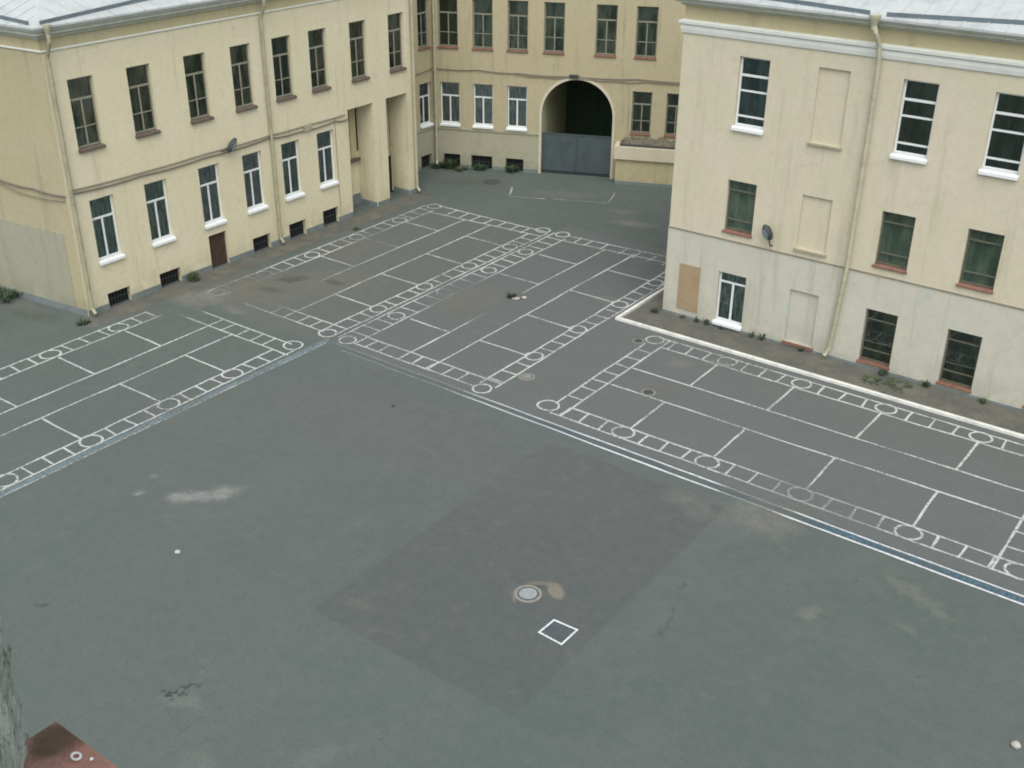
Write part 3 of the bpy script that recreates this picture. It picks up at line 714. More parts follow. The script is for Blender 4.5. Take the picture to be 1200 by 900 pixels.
# mouldings, cornice, roof
path = [K - sd * 22, K, Vector((K.x, 39.6, 0)), Vector((K.x - 12, 39.6, 0))]
mb = sweep(MB(), path, [(0, 9.38), (0.05, 9.40), (0.05, 9.43), (0.015, 9.45), (0, 9.45)]); mb.build('moulding', M['white_trim'], B1)
mb = sweep(MB(), path, [(0, 9.80), (0.10, 9.83), (0.12, 9.93), (0.27, 9.97), (0.27, 10.06), (0.36, 10.10), (0.38, 10.17), (0, 10.19)]); mb.build('cornice', M['grey_trim'], B1)
mb, EL, NL, tl = roof_mesh(path, 10.26, 0.43, 6.0, 17)
rf = mb.build('roof', M['roof'], B1)
def gutter(rfobj, A, dvec, inv, zt, spans, z0):
    for s0, i0, s1, i1 in spans:
        n = 14; m = MB()
        for k in range(n):
            q = []
            for kk in (k, k + 1):
                s = s0 + (s1 - s0) * kk / n; i = i0 + (i1 - i0) * kk / n
                pt = Vector((A.x, A.y, 0)) + dvec * s + inv * i; zz = z0 + i * zt
                q.append((pt, zz))
            (pa, za), (pb, zb) = q
            for oa, ob in ((0, 0), ):
                t_ = inv * 0.025
                m.face([pa + Vector((0, 0, za)), pb + Vector((0, 0, zb)), pb + Vector((0, 0, zb + .13)), pa + Vector((0, 0, za + .13))])
                m.face([pa + t_ + Vector((0, 0, za)), pb + t_ + Vector((0, 0, zb)), pb + t_ + Vector((0, 0, zb + .13)), pa + t_ + Vector((0, 0, za + .13))])
                m.face([pa + Vector((0, 0, za + .13)), pb + Vector((0, 0, zb + .13)), pb + t_ + Vector((0, 0, zb + .13)), pa + t_ + Vector((0, 0, za + .13))])
        m.build('roof_gutter', M['roof_lip'], rfobj, loc=-abs_loc(rfobj))
gutter(rf, EL[1], Vector((0, 1, 0)), Vector((-1, 0, 0)), tl, [(0.35, 0.12, 5.0, 0.62), (5.0, 0.62, 9.2, 0.12), (9.5, 0.12, 13.5, 0.55), (13.5, 0.55, 17.8, 0.12)], 10.26)
gutter(rf, EL[1], -sd, Vector((-math.sin(R_(sa)), math.cos(R_(sa)), 0)), tl, [(0.35, 0.12, 7.0, 0.75)], 10.26)
# drainpipes
X = K.x
def pipe_left(Y, top, foot, r=0.065, mat='pipe', tilt=0.0):
    pts = [(X + 0.40, Y, top), (X + 0.40, Y, top - .42), (X + 0.14, Y + tilt * .1, top - 0.95), (X + 0.14, Y + tilt, 0.32), (X + 0.30, Y + tilt, 0.14)]
    return drainpipe(B1, pts, r, mat, funnel=(X + 0.40, Y, top + .03), collars=[(X + .14, Y + tilt * (1 - z / 9), z) for z in (2.2, 4.3, 6.4, 8.4)])
pipe_left(21.42, 10.18, 0.3); pipe_left(30.67, 10.18, 0.3); pipe_left(39.45, 10.18, 0.3, mat='pipe_light')
mb = MB(); mb.tube([(X + .02, 34.4, 0.3), (X + .02, 34.38, 4.6)], 0.012, 6); mb.build('riser_cable', M['conduit'], B1)

# ------------------------------------------------------------------ gate building (back)
C2 = Vector((-36.874, 43.504, 0)); A2 = 23.0
B2 = empty('gate_building', (-28.0, 50.0, 0))
tag(B2, 'yellow rear building with an arched gateway and a row of tall windows', 'building')
F2 = Facade(C2, A2); RX = Facade((C2.x, 39.60), 90)      # RX: the short return wall towards the long wing
upb = [0.35, 2.09, 3.83, 5.61, 8.10, 10.0]; lob = [0.40, 2.10, 3.83]; lor = [10.0, 11.65]
bsb = [(0.50, 1.38, .66), (1.96, 3.06, .67), (3.77, 4.68, .64)]
AU0, AU1, AZ, ARAD = 5.58, 9.10, 3.00, 1.76      # archway: springing at AZ
AC = (AU0 + AU1) / 2
ha = [(x, x + 1.0, 5.92, 8.28) for x in upb] + [(x, x + 1.0, 2.16, 4.27) for x in lob] + [(x, x + 0.95, 2.30, 4.37) for x in lor]
hb_ = [(a, b, 0, z, .25) for a, b, z in bsb]
w = MB(); ZL2 = 2.0
top2 = AZ + ARAD
F2.wall(w, 0, AU0, ZL2, 10.4, [h for h in ha if h[0] < AU0 and h[1] <= AU0])
# bay over the arch: hole up to the crown filled with spandrels
F2.wall(w, AU0, AU1, top2, 10.4, [(max(h[0], AU0), min(h[1], AU1), h[2], h[3]) for h in ha if h[1] > AU0 and h[0] < AU1])
F2.wall(w, AU1, 24, 0, 10.4, [h for h in ha if h[0] >= AU1])
ns = 28
arc = [(AC - ARAD * math.cos(math.pi * i / ns), AZ + ARAD * math.sin(math.pi * i / ns)) for i in range(ns + 1)]
for (ua, za), (ub, zb) in zip(arc, arc[1:]):
    w.face([F2.P(ua, 0, za), F2.P(ub, 0, zb), F2.P(ub, 0, top2), F2.P(ua, 0, top2)])
RX.wall(w, 0, C2.y - 39.6, ZL2, 10.4, [(2.92, 3.78, 5.92, 8.28), (2.92, 3.80, 2.16, 4.27)])
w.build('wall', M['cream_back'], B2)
w = MB(); F2.wall(w, 0.0, AU0, 0, ZL2 - 0.004, hb_); RX.wall(w, 0, C2.y - 39.6, 0, ZL2 - 0.004, [(2.9, 3.72, 0, .66, .25)])
w.build('lower_wall', M['pale_warm'], B2)
# band under the white windows
mb = MB(); mb.box(0.02, AU0 - 0.12, -0.05, -0.003, 1.93, 2.03, F2.X()); mb.box(0.0, C2.y - 39.62, -0.05, -0.003, 1.93, 2.03, RX.X()); mb.build('band', M['pale_warm'], B2)
for i, x in enumerate(upb):
    place_window(B2, F2, x, 5.92, 'tall', 1.0, 2.36, 'olive_paint', 'red', ['room_dark', 'room_green', 'room_brown', 'room_green', 'room_brown', 'room_green'][i])
for x in lob: place_window(B2, F2, x, 2.16, 'casement', 1.0, 2.11, 'white_paint', 'white', 'curtain_violet')
for x in lor: place_window(B2, F2, x, 2.30, 'tall', 0.95, 2.07, 'olive_paint', 'red', 'room_dark')
place_window(B2, RX, 2.92, 5.92, 'tall', 0.86, 2.36, 'brown_paint', 'red', 'room_blue')
place_window(B2, RX, 2.92, 2.16, 'casement', 0.88, 2.11, 'white_paint', 'white', 'curtain_pale')
for a, b, z in bsb: basement(B2, F2, a, b, z)
basement(B2, RX, 2.9, 3.72, .66)
plinth(B2, F2, gaps(0.03, AU0 - 0.14, hb_), 0.17); plinth(B2, RX, [(0.1, 2.88), (3.74, C2.y - 39.63)], 0.17)
# archway passage
w = MB(); D = 6.5
for (ua, za), (ub, zb) in zip(arc, arc[1:]): w.face([F2.P(ua, 0, za), F2.P(ub, 0, zb), F2.P(ub, D, zb), F2.P(ua, D, za)])
for uu in (AU0, AU1): w.face([F2.P(uu, 0, 0), F2.P(uu, D, 0), F2.P(uu, D, AZ), F2.P(uu, 0, AZ)])
w.build('passage', M['tunnel'], B2)
w = MB(); w.box(AU0 - .1, AU1 + .1, D - 0.02, D + 0.1, 0, top2 + .1, F2.X()); 
for k in range(8): w.box(AU0 + .02 + k * .44, AU0 + .43 + k * .44, D - 0.06, D - 0.022, 0, 4.6, F2.X())
w.build('passage_end_block', M['tunnel_end'], B2)  # invented planked end, added so that the passage goes dark
mb = MB()   # thin plaster archivolt and jambs
no = 0.12
for (ua, za), (ub, zb) in zip(arc, arc[1:]):
    f_ = lambda q: (AC + (q[0] - AC) * (ARAD + no) / ARAD, AZ + (q[1] - AZ) * (ARAD + no) / ARAD)
    a2, b2 = f_((ua, za)), f_((ub, zb))
    mb.face([F2.P(ua, -.04, za), F2.P(ub, -.04, zb), F2.P(*(b2[0], -.04, b2[1])), F2.P(a2[0], -.04, a2[1])])
    mb.face([F2.P(a2[0], -.04, a2[1]), F2.P(b2[0], -.04, b2[1]), F2.P(b2[0], 0, b2[1]), F2.P(a2[0], 0, a2[1])])
    mb.face([F2.P(ua, -.04, za), F2.P(ub, -.04, zb), F2.P(ub, 0.02, zb), F2.P(ua, 0.02, za)])
mb.box(AU0 - no, AU0, -.04, 0.02, 0, AZ, F2.X()); mb.box(AU1, AU1 + no, -.04, 0.02, 0, AZ, F2.X())
mb.build('arch_trim', M['cream_light'], B2)
# gate: two sheet-metal leaves
for k, (a, b) in enumerate(((AU0 + .02, AC - .008), (AC + .008, AU1 - .02))):
    mb = MB(); mb.box(a, b, 0.16, 0.20, 0.16, 2.04, F2.X())
    gl = mb.build('gate', M['gate'], B2)
    mb = MB()
    mb.box(a, b, 0.135, 0.158, 2.0, 2.06, F2.X()); mb.box(a, b, 0.135, 0.158, 0.16, 0.22, F2.X())
    mb.box(a, a + .06, 0.135, 0.158, 0.222, 1.998, F2.X()); mb.box(b - .06, b, 0.135, 0.158, 0.222, 1.998, F2.X())
    mb.build('gate_frame', M['gate'], gl, loc=-abs_loc(gl))
    mb = MB(); mb.box(a, b, 0.17, 0.195, 0.03, 0.155, F2.X()); mb.build('bottom_strip', M['gate_dark'], gl, loc=-abs_loc(gl))
# cornice and roof, drainpipe in the corner
path2 = [Vector((C2.x, 39.62, 0)), C2, C2 + F2.d * 24]
mb = sweep(MB(), path2, [(0, 9.9), (0.15, 9.95), (0.15, 10.2), (0.4, 10.3), (0.4, 10.4), (0, 10.42)]); mb.build('cornice', M['grey_trim'], B2)
mb, E2_, N2_, t2 = roof_mesh(path2[1:], 10.45, 0.45, 6, 17); mb.build('roof', M['roof'], B2)
cp = C2 + F2.d * 0.16 - F2.n * 0.10 + Vector((0.02, 0, 0))
drainpipe(B2, [cp + Vector((0, 0, 9.9)), cp + Vector((0, 0, 0.30)), cp + Vector((.12, -.14, 0.14))], 0.065, 'pipe_light', collars=[cp + Vector((0, 0, z)) for z in (2, 4, 6, 8)])
cq = C2 + F2.d * 0.02 - F2.n * 0.06 + Vector((0.09, 0, 0))
mb = MB(); mb.tube([cq + Vector((0, 0, 0.2)), cq + Vector((0, 0, 10))], 0.022, 8); mb.build('riser_cable', M['cable'], B2)

# low porch built against the gate building
Pq = empty('porch', F2.P(11.5, -0.4, 0)); tag(Pq, 'low cream porch block with a rubble-strewn top beside the arched gate', 'porch')
mb = MB(); mb.box(9.46, 14.2, -0.78, 0.0, 0, 1.27, F2.X()); mb.build('wall', M['cream_frieze'], Pq)
mb = MB(); mb.box(9.36, 14.2, -0.92, -0.0, 1.272, 1.90, F2.X()); mb.build('parapet', M['cream_light'], Pq, bevel=0.015)
mb = MB(); mb.box(9.45, 14.2, -0.81, -0.783, -0.01, 0.17, F2.X()); mb.build('plinth', M['plinth'], Pq)
mb = MB(); mb.box(9.62, 14.2, -0.80, -0.0, 1.903, 2.02, F2.X()); mb.build('top_slab', M['iron_dark'], Pq)
mb = MB(); nx, ny = 60, 10
hgt = lambda i, j: 2.022 + (0.06 + 0.20 * (j / ny)) * (0.5 + mnoise.fractal(Vector((i * .22, j * .4, 3.1)), 1.0, 2.0, 4) * 0.8) * (1 if 0 < i < nx and 0 < j else 0)
vv = [[F2.P(9.68 + (14.2 - 9.68) * i / nx, -0.78 + 0.775 * j / ny, max(2.022, hgt(i, j))) for j in range(ny + 1)] for i in range(nx + 1)]
for i in range(nx):
    for j in range(ny): mb.face([vv[i][j], vv[i + 1][j], vv[i + 1][j + 1], vv[i][j + 1]])
mb.build('rubble', M['debris'], Pq)

# ------------------------------------------------------------------ three-storey block (right)
C3 = Vector((-18.25, 34.37, 0)); F3 = Facade(C3, 0); S3 = Facade((C3.x, 46.4), 270)
B3 = empty('school_block', (-8, 40, 0)); tag(B3, 'three-storey block, cream above and whitish below, with blind windows', 'building')
cxs = [x - C3.x for x in (-16.15, -13.46, -10.80, -8.14, -5.46, -2.78)]; W3 = 1.06
rows = [(7.17, 2.36), (3.60, 1.84), (0.20, 1.92)]
hu, hl = [], []
for i, x in enumerate(cxs):
    for r, (z, h) in enumerate(rows):
        blind = i == 1
        if blind: hole = (x, x + 1.02, z + (0.0 if r < 2 else 0.0), z + h, 0.09)
        else: hole = (x, x + W3, z, z + h)
        (hl if r == 2 else hu).append(hole)
LEN3 = 22.0; ZB = 3.34
w = MB(); F3.wall(w, 0, LEN3, ZB, 10.05, hu); S3.wall(w, 0, 12.03, ZB, 10.05, [])
bl = [h for h in hu if len(h) > 4]
for h in bl: w.face([F3.P(h[0], .09, h[2]), F3.P(h[1], .09, h[2]), F3.P(h[1], .09, h[3]), F3.P(h[0], .09, h[3])])
w.build('wall', M['cream_light'], B3)
FL = Facade(C3 - F3.n * 0.02 - F3.d * 0.02, 0); SL = Facade((C3.x - 0.02, 46.4), 270)
w = MB(); FL.wall(w, 0, LEN3, 0, ZB - 0.003, [(h[0] + .02, h[1] + .02, *h[2:]) for h in hl]); SL.wall(w, 0, 12.05, 0, ZB - 0.003, [])
for h in hl:
    if len(h) > 4: w.face([FL.P(h[0] + .02, .09, h[2]), FL.P(h[1] + .02, .09, h[2]), FL.P(h[1] + .02, .09, h[3]), FL.P(h[0] + .02, .09, h[3])])
sweep(w, [C3 - F3.d * .02 + Vector((0, 12, 0)), C3 + Vector((-.02, -.02, 0)), C3 + Vector((LEN3, -.02, 0))], [(0, ZB - 0.003), (-0.05, ZB - 0.001)], False)
w.build('lower_wall', M['pale'], B3)
mb = MB(); mb.box(0, LEN3, -0.05, -0.023, ZB - 0.035, ZB + 0.004, F3.X()); mb.build('ledge', M['conduit'], B3)
w = MB(); F3.wall(w, 0, LEN3, 10.05, 11.0, []); S3.wall(w, 0, 12.03, 10.05, 11.0, []); w.build('frieze', M['cream_frieze'], B3)
w = MB(); w.face([C3 + Vector((0, 12, 0)), C3 + Vector((LEN3, 12, 0)), C3 + Vector((LEN3, 12, 11)), C3 + Vector((0, 12, 11))])
w.face([C3 + Vector((LEN3, 0, 0)), C3 + Vector((LEN3, 12, 0)), C3 + Vector((LEN3, 12, 11)), C3 + Vector((LEN3, 0, 11))]); w.build('rear_wall', M['cream_light'], B3)
for i, x in enumerate(cxs):
    for r, (z, h) in enumerate(rows):
        if i == 1:
            s = MB(); s.box(x - .06, x + 1.08, -0.09 if r < 2 else -0.10, -0.023, z - (0.06 if r < 2 else 0.09), z - 0.004, F3.X())
            s.build('blind_sill', M['pipe' if r < 2 else 'brick_sill'], B3); continue
        if r == 0: place_window(B3, F3, x, z, 'bars', W3, h, 'white_paint', 'white', ['room_blue', '', 'room_dark', 'room_dark', 'room_blue', 'room_dark'][i])
        elif r == 2 and i == 0: place_window(B3, FL, x + .02, z, 'small', W3, h, 'white_paint', 'white', 'curtain_grey')
        else: place_window(B3, FL if r == 2 else F3, x + (.02 if r == 2 else 0), z, 'twobar', W3, h, 'dark_frame', 'red', 'room_dark')
plinth(B3, FL, [(0, LEN3)], 0.115, 0.03); plinth(B3, SL, [(0, 12.0)], 0.115, 0.03)
mb = MB(); mb.box(-17.69 - C3.x, -16.86 - C3.x, -0.045, -0.022, 0.33, 2.06, F3.X()); mb.build('plywood_board', M['ply'], B3)
path3 = [C3 + Vector((0, 12, 0)), C3, C3 + Vector((LEN3, 0, 0))]
mb = sweep(MB(), path3, [(0, 10.02), (0.05, 10.05), (0.08, 10.18), (0.08, 10.30), (0.14, 10.34), (0.15, 10.43), (0.02, 10.47), (0, 10.47)]); mb.build('string_course', M['white_trim'], B3)
mb = sweep(MB(), path3, [(0, 10.90), (0.08, 10.92), (0.12, 10.99), (0.26, 11.02), (0.26, 11.07), (0.33, 11.10), (0.34, 11.15), (0, 11.17)]); mb.build('cornice', M['grey_trim'], B3)
mb, E3, N3, t3 = roof_mesh(path3, 11.235, 0.40, 5.6, 16); rf3 = mb.build('roof', M['roof'], B3)
uf = -11.78 - E3[1].x
gutter(rf3, E3[1], Vector((1, 0, 0)), Vector((0, 1, 0)), t3, [(0.3, 0.55, uf - .25, 0.12), (uf + .25, 0.12, uf + 6, 0.75), (uf + 6, .75, uf + 12, .12)], 11.235)
y3 = C3.y
drainpipe(B3, [(-11.80, y3 - .42, 11.05), (-11.72, y3 - .42, 10.82), (-11.62, y3 - .24, 10.45), (-11.58, y3 - .16, 9.9), (-11.57, y3 - .16, 7.4), (-11.60, y3 - .16, 3.3), (-11.78, y3 - .17, 0.42), (-11.86, y3 - .34, 0.20)],
          0.07, 'pipe_light', funnel=(-11.80, y3 - .42, 11.22), collars=[(-11.575, y3 - .16, 8.9), (-11.58, y3 - .16, 6.9), (-11.6, y3 - .16, 4.9), (-11.62, y3 - .16, 2.95), (-11.72, y3 - .165, 1.4)])

# ------------------------------------------------------------------ lamps and cables on the walls
def wall_lamp(base, head, tilt, label, F, r=0.17, L=0.5):
    e = empty('floodlight', base); tag(e, label, 'lamp')
    mb = MB(); mb.tube([base, base - F.n * 0.16, head], 0.022, 8); mb.build('bracket', M['lamp_grey'], e)
    mb = MB(); ax = tilt.normalized()
    n = 8; pts = [head + ax * (L * (k / n - 0.5)) for k in range(n + 1)]
    rr = [r * f for f in (0.35, 0.72, 0.92, 1.0, 1.0, 0.97, 0.88, 0.66, 0.3)]
    mb.tube(pts, rr, 16); h = mb.build('lamp_head', M['lamp_grey'], e, smooth=True)
    mb = MB(); q = (-F.n * 0.75 + Vector((0, 0, -0.6))).normalized(); q = (q - ax * q.dot(ax)).normalized()
    s = ax.cross(q)
    ring = [head + q * (r * 0.86) + ax * (L * 0.32 * math.cos(t)) + s * (r * 0.55 * math.sin(t)) for t in [2 * math.pi * i / 18 for i in range(18)]]
    mb.face(ring); mb.face([p_ + q * 0.02 for p_ in ring])
    for i in range(18): mb.face([ring[i], ring[(i + 1) % 18], ring[(i + 1) % 18] + q * .02, ring[i] + q * .02])
    mb.build('lens', M['lamp_glass'], h, loc=-abs_loc(h))
    return e
wall_lamp(F1.P(u(28.15), -0.02, 4.60), F1.P(u(28.48), -0.30, 4.80), Vector((0.1, 0.42, 0.55)), 'dark floodlight on a bracket by the cables of the long yellow wing', F1, 0.13, 0.62)
wall_lamp(Vector((-14.30, y3, 3.50)), Vector((-14.40, y3 - .30, 4.02)), Vector((-0.22, -0.1, 0.5)), 'dark oval floodlight on the wall beside a blind window', F3, 0.16, 0.56)

def cable(pts, r, mat, label, sag=0.04, name='cable', group=None):
    P_ = []
    for a, b in zip(pts, pts[1:]):
        a, b = Vector(a), Vector(b); n = max(3, int((b - a).length / 0.5))
        for i in range(n): t_ = i / n; P_.append(a.lerp(b, t_) - Vector((0, 0, sag * 4 * t_ * (1 - t_))))
    P_.append(Vector(pts[-1]))
    o = MB().tube(P_, r, 7).build(name, M[mat]); return tag(o, label, 'cable', group)
p1 = lambda Y, z, o=.05: (X + o, Y, z)
cable([p1(21.45, 4.70), p1(24.4, 4.64), p1(27.3, 4.66), p1(30.55, 4.66), p1(32.8, 4.66), p1(35.0, 4.64)], 0.028, 'conduit', 'upper brown conduit running above the lower windows of the long wing', 0.02)
cable([p1(21.5, 4.58), p1(24.4, 4.52), p1(27.3, 4.52), p1(30.55, 4.56), p1(32.2, 4.46), p1(34.4, 4.48), p1(35.15, 4.42)], 0.026, 'cable', 'lower sagging grey cable above the lower windows of the long wing', 0.05)
s1 = lambda uu, z: S1.P(22 - uu, -0.06, z)
cable([s1(0.05, 4.52), s1(1.7, 4.55), s1(3.4, 4.60), s1(12, 4.7)], 0.03, 'cable', 'dark cable across the side wall of the long wing', 0.04)
cable([s1(0.1, 4.36), s1(2.0, 4.28), s1(3.4, 4.50), s1(3.6, 4.58)], 0.02, 'conduit', 'short drooping cable below the dark one on the side wall', 0.04)
b2_ = lambda s_, z: F2.P(s_, -0.05, z)
cable([b2_(0.1, 4.92), b2_(2.4, 4.95), b2_(4.4, 4.90), b2_(7.2, 4.90), b2_(10.2, 4.95), b2_(14, 4.95)], 0.022, 'cable', 'dark cable strung across the rear facade above the arch', 0.05)
cable([b2_(4.2, 4.88), b2_(5.6, 4.80), b2_(7.0, 4.86), b2_(9.2, 4.80), b2_(10.6, 4.86), b2_(14, 4.90)], 0.020, 'conduit', 'lighter slack cable just under the dark one above the arch', 0.05)
cable([RX.P(2.6, -.05, 4.80), RX.P(3.85, -.05, 4.90)], 0.02, 'cable', 'short dark cable on the narrow return wall beside the corner pipe', 0.02)
jb = MB(); jb.box(6.92, 7.36, -0.17, -0.002, 4.84, 5.0, F2.X()); tag(jb.build('lamp_box', M['lamp_grey'], bevel=0.02), 'small dark lamp box over the crown of the arched gate', 'lamp')
jb = MB(); jb.box(u(32.55), u(32.95), -0.10, -0.055, 4.42, 4.66, F1.X()); tag(jb.build('junction_box', M['pipe'], bevel=0.01), 'small cream junction box on the cables of the long wing', 'box')

# ------------------------------------------------------------------ manholes, hatch, litter
def manhole(x, y, r, label, cover='iron', collar=True, rot=0.0):
    e = empty('manhole', (x, y, 0)); tag(e, label, 'manhole cover', 'manhole covers in the asphalt')
    if collar: MB().ring(0, 0, r * 1.04, r * 1.35, -0.01, 0.010).build('collar', M['concrete'], e, loc=(0, 0, 0))
    MB().ring(0, 0, r * 0.90, r * 1.03, -0.01, 0.018).build('rim', M['iron_dark'], e, loc=(0, 0, 0))
    mb = MB(); mb.disc(0, 0, r * 0.885, -0.01, 0.014)
    for k in range(-3, 4):
        q = k * r * 0.24; l = math.sqrt(max(0.01, (r * .8) ** 2 - q * q)); mb.box(-l, l, q - .012, q + .012, 0.014, 0.019); 
    c = mb.build('cover', M[cover], e, loc=(0, 0, 0)); c.rotation_euler = (0, 0, rot)
    return e
manhole(-12.51, 17.81, 0.25, 'pale round manhole cover with tan mortar beside it on the open asphalt', rot=.6)
manhole(-19.17, 27.02, 0.20, 'pale round manhole cover at the outer edge of the middle court', 'concrete', rot=.2)
manhole(-15.43, 28.48, 0.17, 'dark round manhole cover with a pale collar on a lane line of the kerbside court', 'iron_dark')
manhole(-17.66, 31.60, 0.15, 'small dark manhole cover by the corner circle nearest the kerb', 'iron_dark')
manhole(-32.80, 43.05, 0.42, 'wide dark manhole cover near the cellar windows of the rear building', 'iron_dark', False)
manhole(-23.30, 32.05, 0.18, 'pale manhole cover with a weed beside it in the worn court', 'stone', False)
e = empty('hatch', (-11.15, 17.09, 0)); tag(e, 'small square hatch with a bright white painted border on the open asphalt', 'hatch')
mb = MB()
q = [(-.36, -.30), (.33, -.34), (.34, .34), (-.33, .31)]
mb.face([(x, y, 0.005) for x, y in q]); mb.build('plate', M['hatch'], e, loc=(0, 0, 0))
mb = MB(); qi = [(x * .86, y * .84) for x, y in q]
for k in range(4):
    a, b, ai, bi = q[k], q[(k + 1) % 4], qi[k], qi[(k + 1) % 4]
    mb.face([(*a, .012), (*b, .012), (*bi, .012), (*ai, .012)])
mb.build('painted_border', M['line_fresh'], e, loc=(0, 0, 0))

def stone(x, y, r, label, mat='stone', name='stone', z=0.0, sq=0.6):
    bm = bmesh.new(); bmesh.ops.create_icosphere(bm, subdivisions=2, radius=r)
    for v in bm.verts:
        v.co *= 1 + 0.25 * mnoise.noise(v.co * (2.2 / r) + Vector((x, y, 0))); v.co.z = v.co.z * sq + r * sq * 0.8
    me = bpy.data.meshes.new(name); bm.to_mesh(me); bm.free(); me.materials.append(M[mat])
    o = bpy.data.objects.new(name, me); COL.objects.link(o); o.location = (x, y, z); return tag(o, label, 'stone' if name == 'stone' else name)
stone(-20.51, 13.86, 0.075, 'small white stone alone on the open asphalt before the long wing')
stone(-1.77, 19.71, 0.10, 'pale stone on the asphalt beyond the end of the blue stripe')
stone(-21.32, 22.88, 0.06, 'small dark stone near the worn end of the white line pair', 'iron_dark')
stone(-23.05, 32.25, 0.10, 'white scrap of rubble beside the weed in the worn court', sq=0.45)
stone(-18.55, 32.87, 0.06, 'small dark stone lying just behind the corner of the white kerb', 'iron_dark', z=0.035)
stone(-9.35, 32.9, 0.07, 'small dark stone lying behind the middle of the white kerb', 'iron_dark', z=0.035)

# ------------------------------------------------------------------ weeds
def weed(x, y, h, r, n, mat, label, name='weed', z=0.0, lean=None, group='weeds at the foot of the walls', cat='weed'):
    mb = MB(); rnd = random.Random(int((x * 37 + y * 91) * 100))
    for i in range(n):
        a = rnd.uniform(0, 6.283); q = r * math.sqrt(rnd.random()) * 0.55; bx, by = q * math.cos(a), q * math.sin(a)
        hh = h * rnd.uniform(0.45, 1.05); ou = r * rnd.uniform(0.3, 1.0); wv = rnd.uniform(0.010, 0.022) * (1 + h)
        dx, dy = math.cos(a) * ou, math.sin(a) * ou
        if lean: dx += lean[0] * r; dy += lean[1] * r
        p0 = Vector((bx, by, -0.01)); p1_ = Vector((bx + dx * .35, by + dy * .35, hh * .65)); p2 = Vector((bx + dx, by + dy, hh * rnd.uniform(.7, 1.05)))
        s = Vector((-math.sin(a + rnd.uniform(-1, 1)), math.cos(a), 0)) * wv
        mb.face([p0 - s * .4, p0 + s * .4, p1_ + s, p1_ - s]); mb.face([p1_ - s, p1_ + s, p2])
        for k in range(3):
            t_ = rnd.uniform(0.35, 1); c = p0.lerp(p2, t_); b = rnd.uniform(0, 6.28); l = wv * rnd.uniform(2.2, 4)
            e1 = Vector((math.cos(b), math.sin(b), rnd.uniform(-.3, .5))) * l; e2 = Vector((-math.sin(b), math.cos(b), rnd.uniform(-.2, .3))) * l * .45
            mb.face([c, c + e1 * .5 + e2, c + e1, c + e1 * .5 - e2])
    o = mb.build(name, M[mat], loc=(x, y, z)); return tag(o, label, cat, group)
wl = [(-18.42, 34.05, .30, .14, 'tall dark weed at the outer corner of the three-storey block', 'weed_dark'),
      (-17.38, 34.24, .16, .10, 'low weed under the edge of the tan plywood board', 'weed'),
      (-16.78, 34.22, .26, .10, 'weed tuft at the wall between the plywood board and the white window', 'weed_dark'),
      (-16.42, 34.24, .28, .12, 'weed tuft under the near edge of the white ground-floor window', 'weed_dark'),
      (-15.80, 34.22, .14, .09, 'small weed under the middle of the white ground-floor window', 'weed'),
      (-14.62, 34.22, .36, .11, 'tall thin weed between the white window and the blind one', 'weed'),
      (-14.22, 34.22, .40, .11, 'tallest thin weed just before the ground-floor blind window', 'weed'),
      (-12.75, 34.22, .15, .09, 'tiny weed below the end of the blind window sill', 'weed_dark'),
      (-9.85, 34.15, .22, .15, 'weed tuft below the brown window next to the drainpipe', 'weed_dark'),
      (-8.42, 34.18, .32, .15, 'bushy weed against the plinth between the last two brown windows', 'weed_dark'),
      (-6.62, 34.16, .20, .12, 'small weed at the plinth past the last full window', 'weed')]
for x, y, h, r, lab, mt in wl: weed(x, y, h * random.uniform(.7, 1.15), r * random.uniform(.6, 1.0), random.randint(10, 22), mt, lab, z=0.03)
weed(-9.15, 33.75, .07, .42, 60, 'weed', 'flat spreading weed on the pavement below the brown window by the drainpipe', z=0.03)
weed(-10.0, 33.6, .06, .30, 40, 'weed', 'flat sparse weed on the pavement near the foot of the drainpipe', z=0.03)
weed(-23.48, 32.02, .22, .16, 40, 'weed_dark', 'lone dark weed growing beside a manhole in the worn court', group='weeds in the yard')
weed(-34.30, 20.80, .16, .20, 40, 'weed_dark', 'dark weed tuft by the near corner of the long wing', group='weeds in the yard')
weed(-38.6, 20.45, .35, .55, 130, 'weed_dark', 'wide dark weed patch along the side wall of the long wing', group='weeds in the yard')
weed(-39.6, 20.30, .45, .60, 130, 'weed', 'tall weed patch at the far end of the side wall', group='weeds in the yard')
weed(-33.35, 34.0, .10, .14, 26, 'weed', 'little weed under the cellar window nearest the recesses')
# leafy bush by the cellar window
mb = MB(); rnd = random.Random(5)
for i in range(420):
    v = Vector((rnd.gauss(0, 1), rnd.gauss(0, 1), rnd.gauss(0, 1))).normalized() * rnd.uniform(.45, 1.05)
    c = Vector((v.x * .30, v.y * .30, .24 + v.z * .25)); b = rnd.uniform(0, 6.28); l = rnd.uniform(.03, .07)
    e1 = Vector((math.cos(b), math.sin(b), rnd.uniform(-.6, .6))) * l; e2 = Vector((-math.sin(b), math.cos(b), rnd.uniform(-.5, .5))) * l * .55
    mb.face([c - e1, c + e2, c + e1, c - e2])
eb = empty('bush', (-34.36, 25.85, 0)); eb.scale = (.8, .8, .8); tag(eb, 'small round green bush between the cellar window and the brown door', 'bush')
mb.build('foliage', M['weed'], eb, loc=(0, 0, 0))
mb = MB()
for k in range(7):
    a = k * .9; mb.tube([(0, 0, -.01), (.06 * math.cos(a), .06 * math.sin(a), .15), (.2 * math.cos(a), .2 * math.sin(a), .36)], [.012, .009, .004], 5)
mb.build('stem', M['tan_wood'], eb, loc=(0, 0, 0))
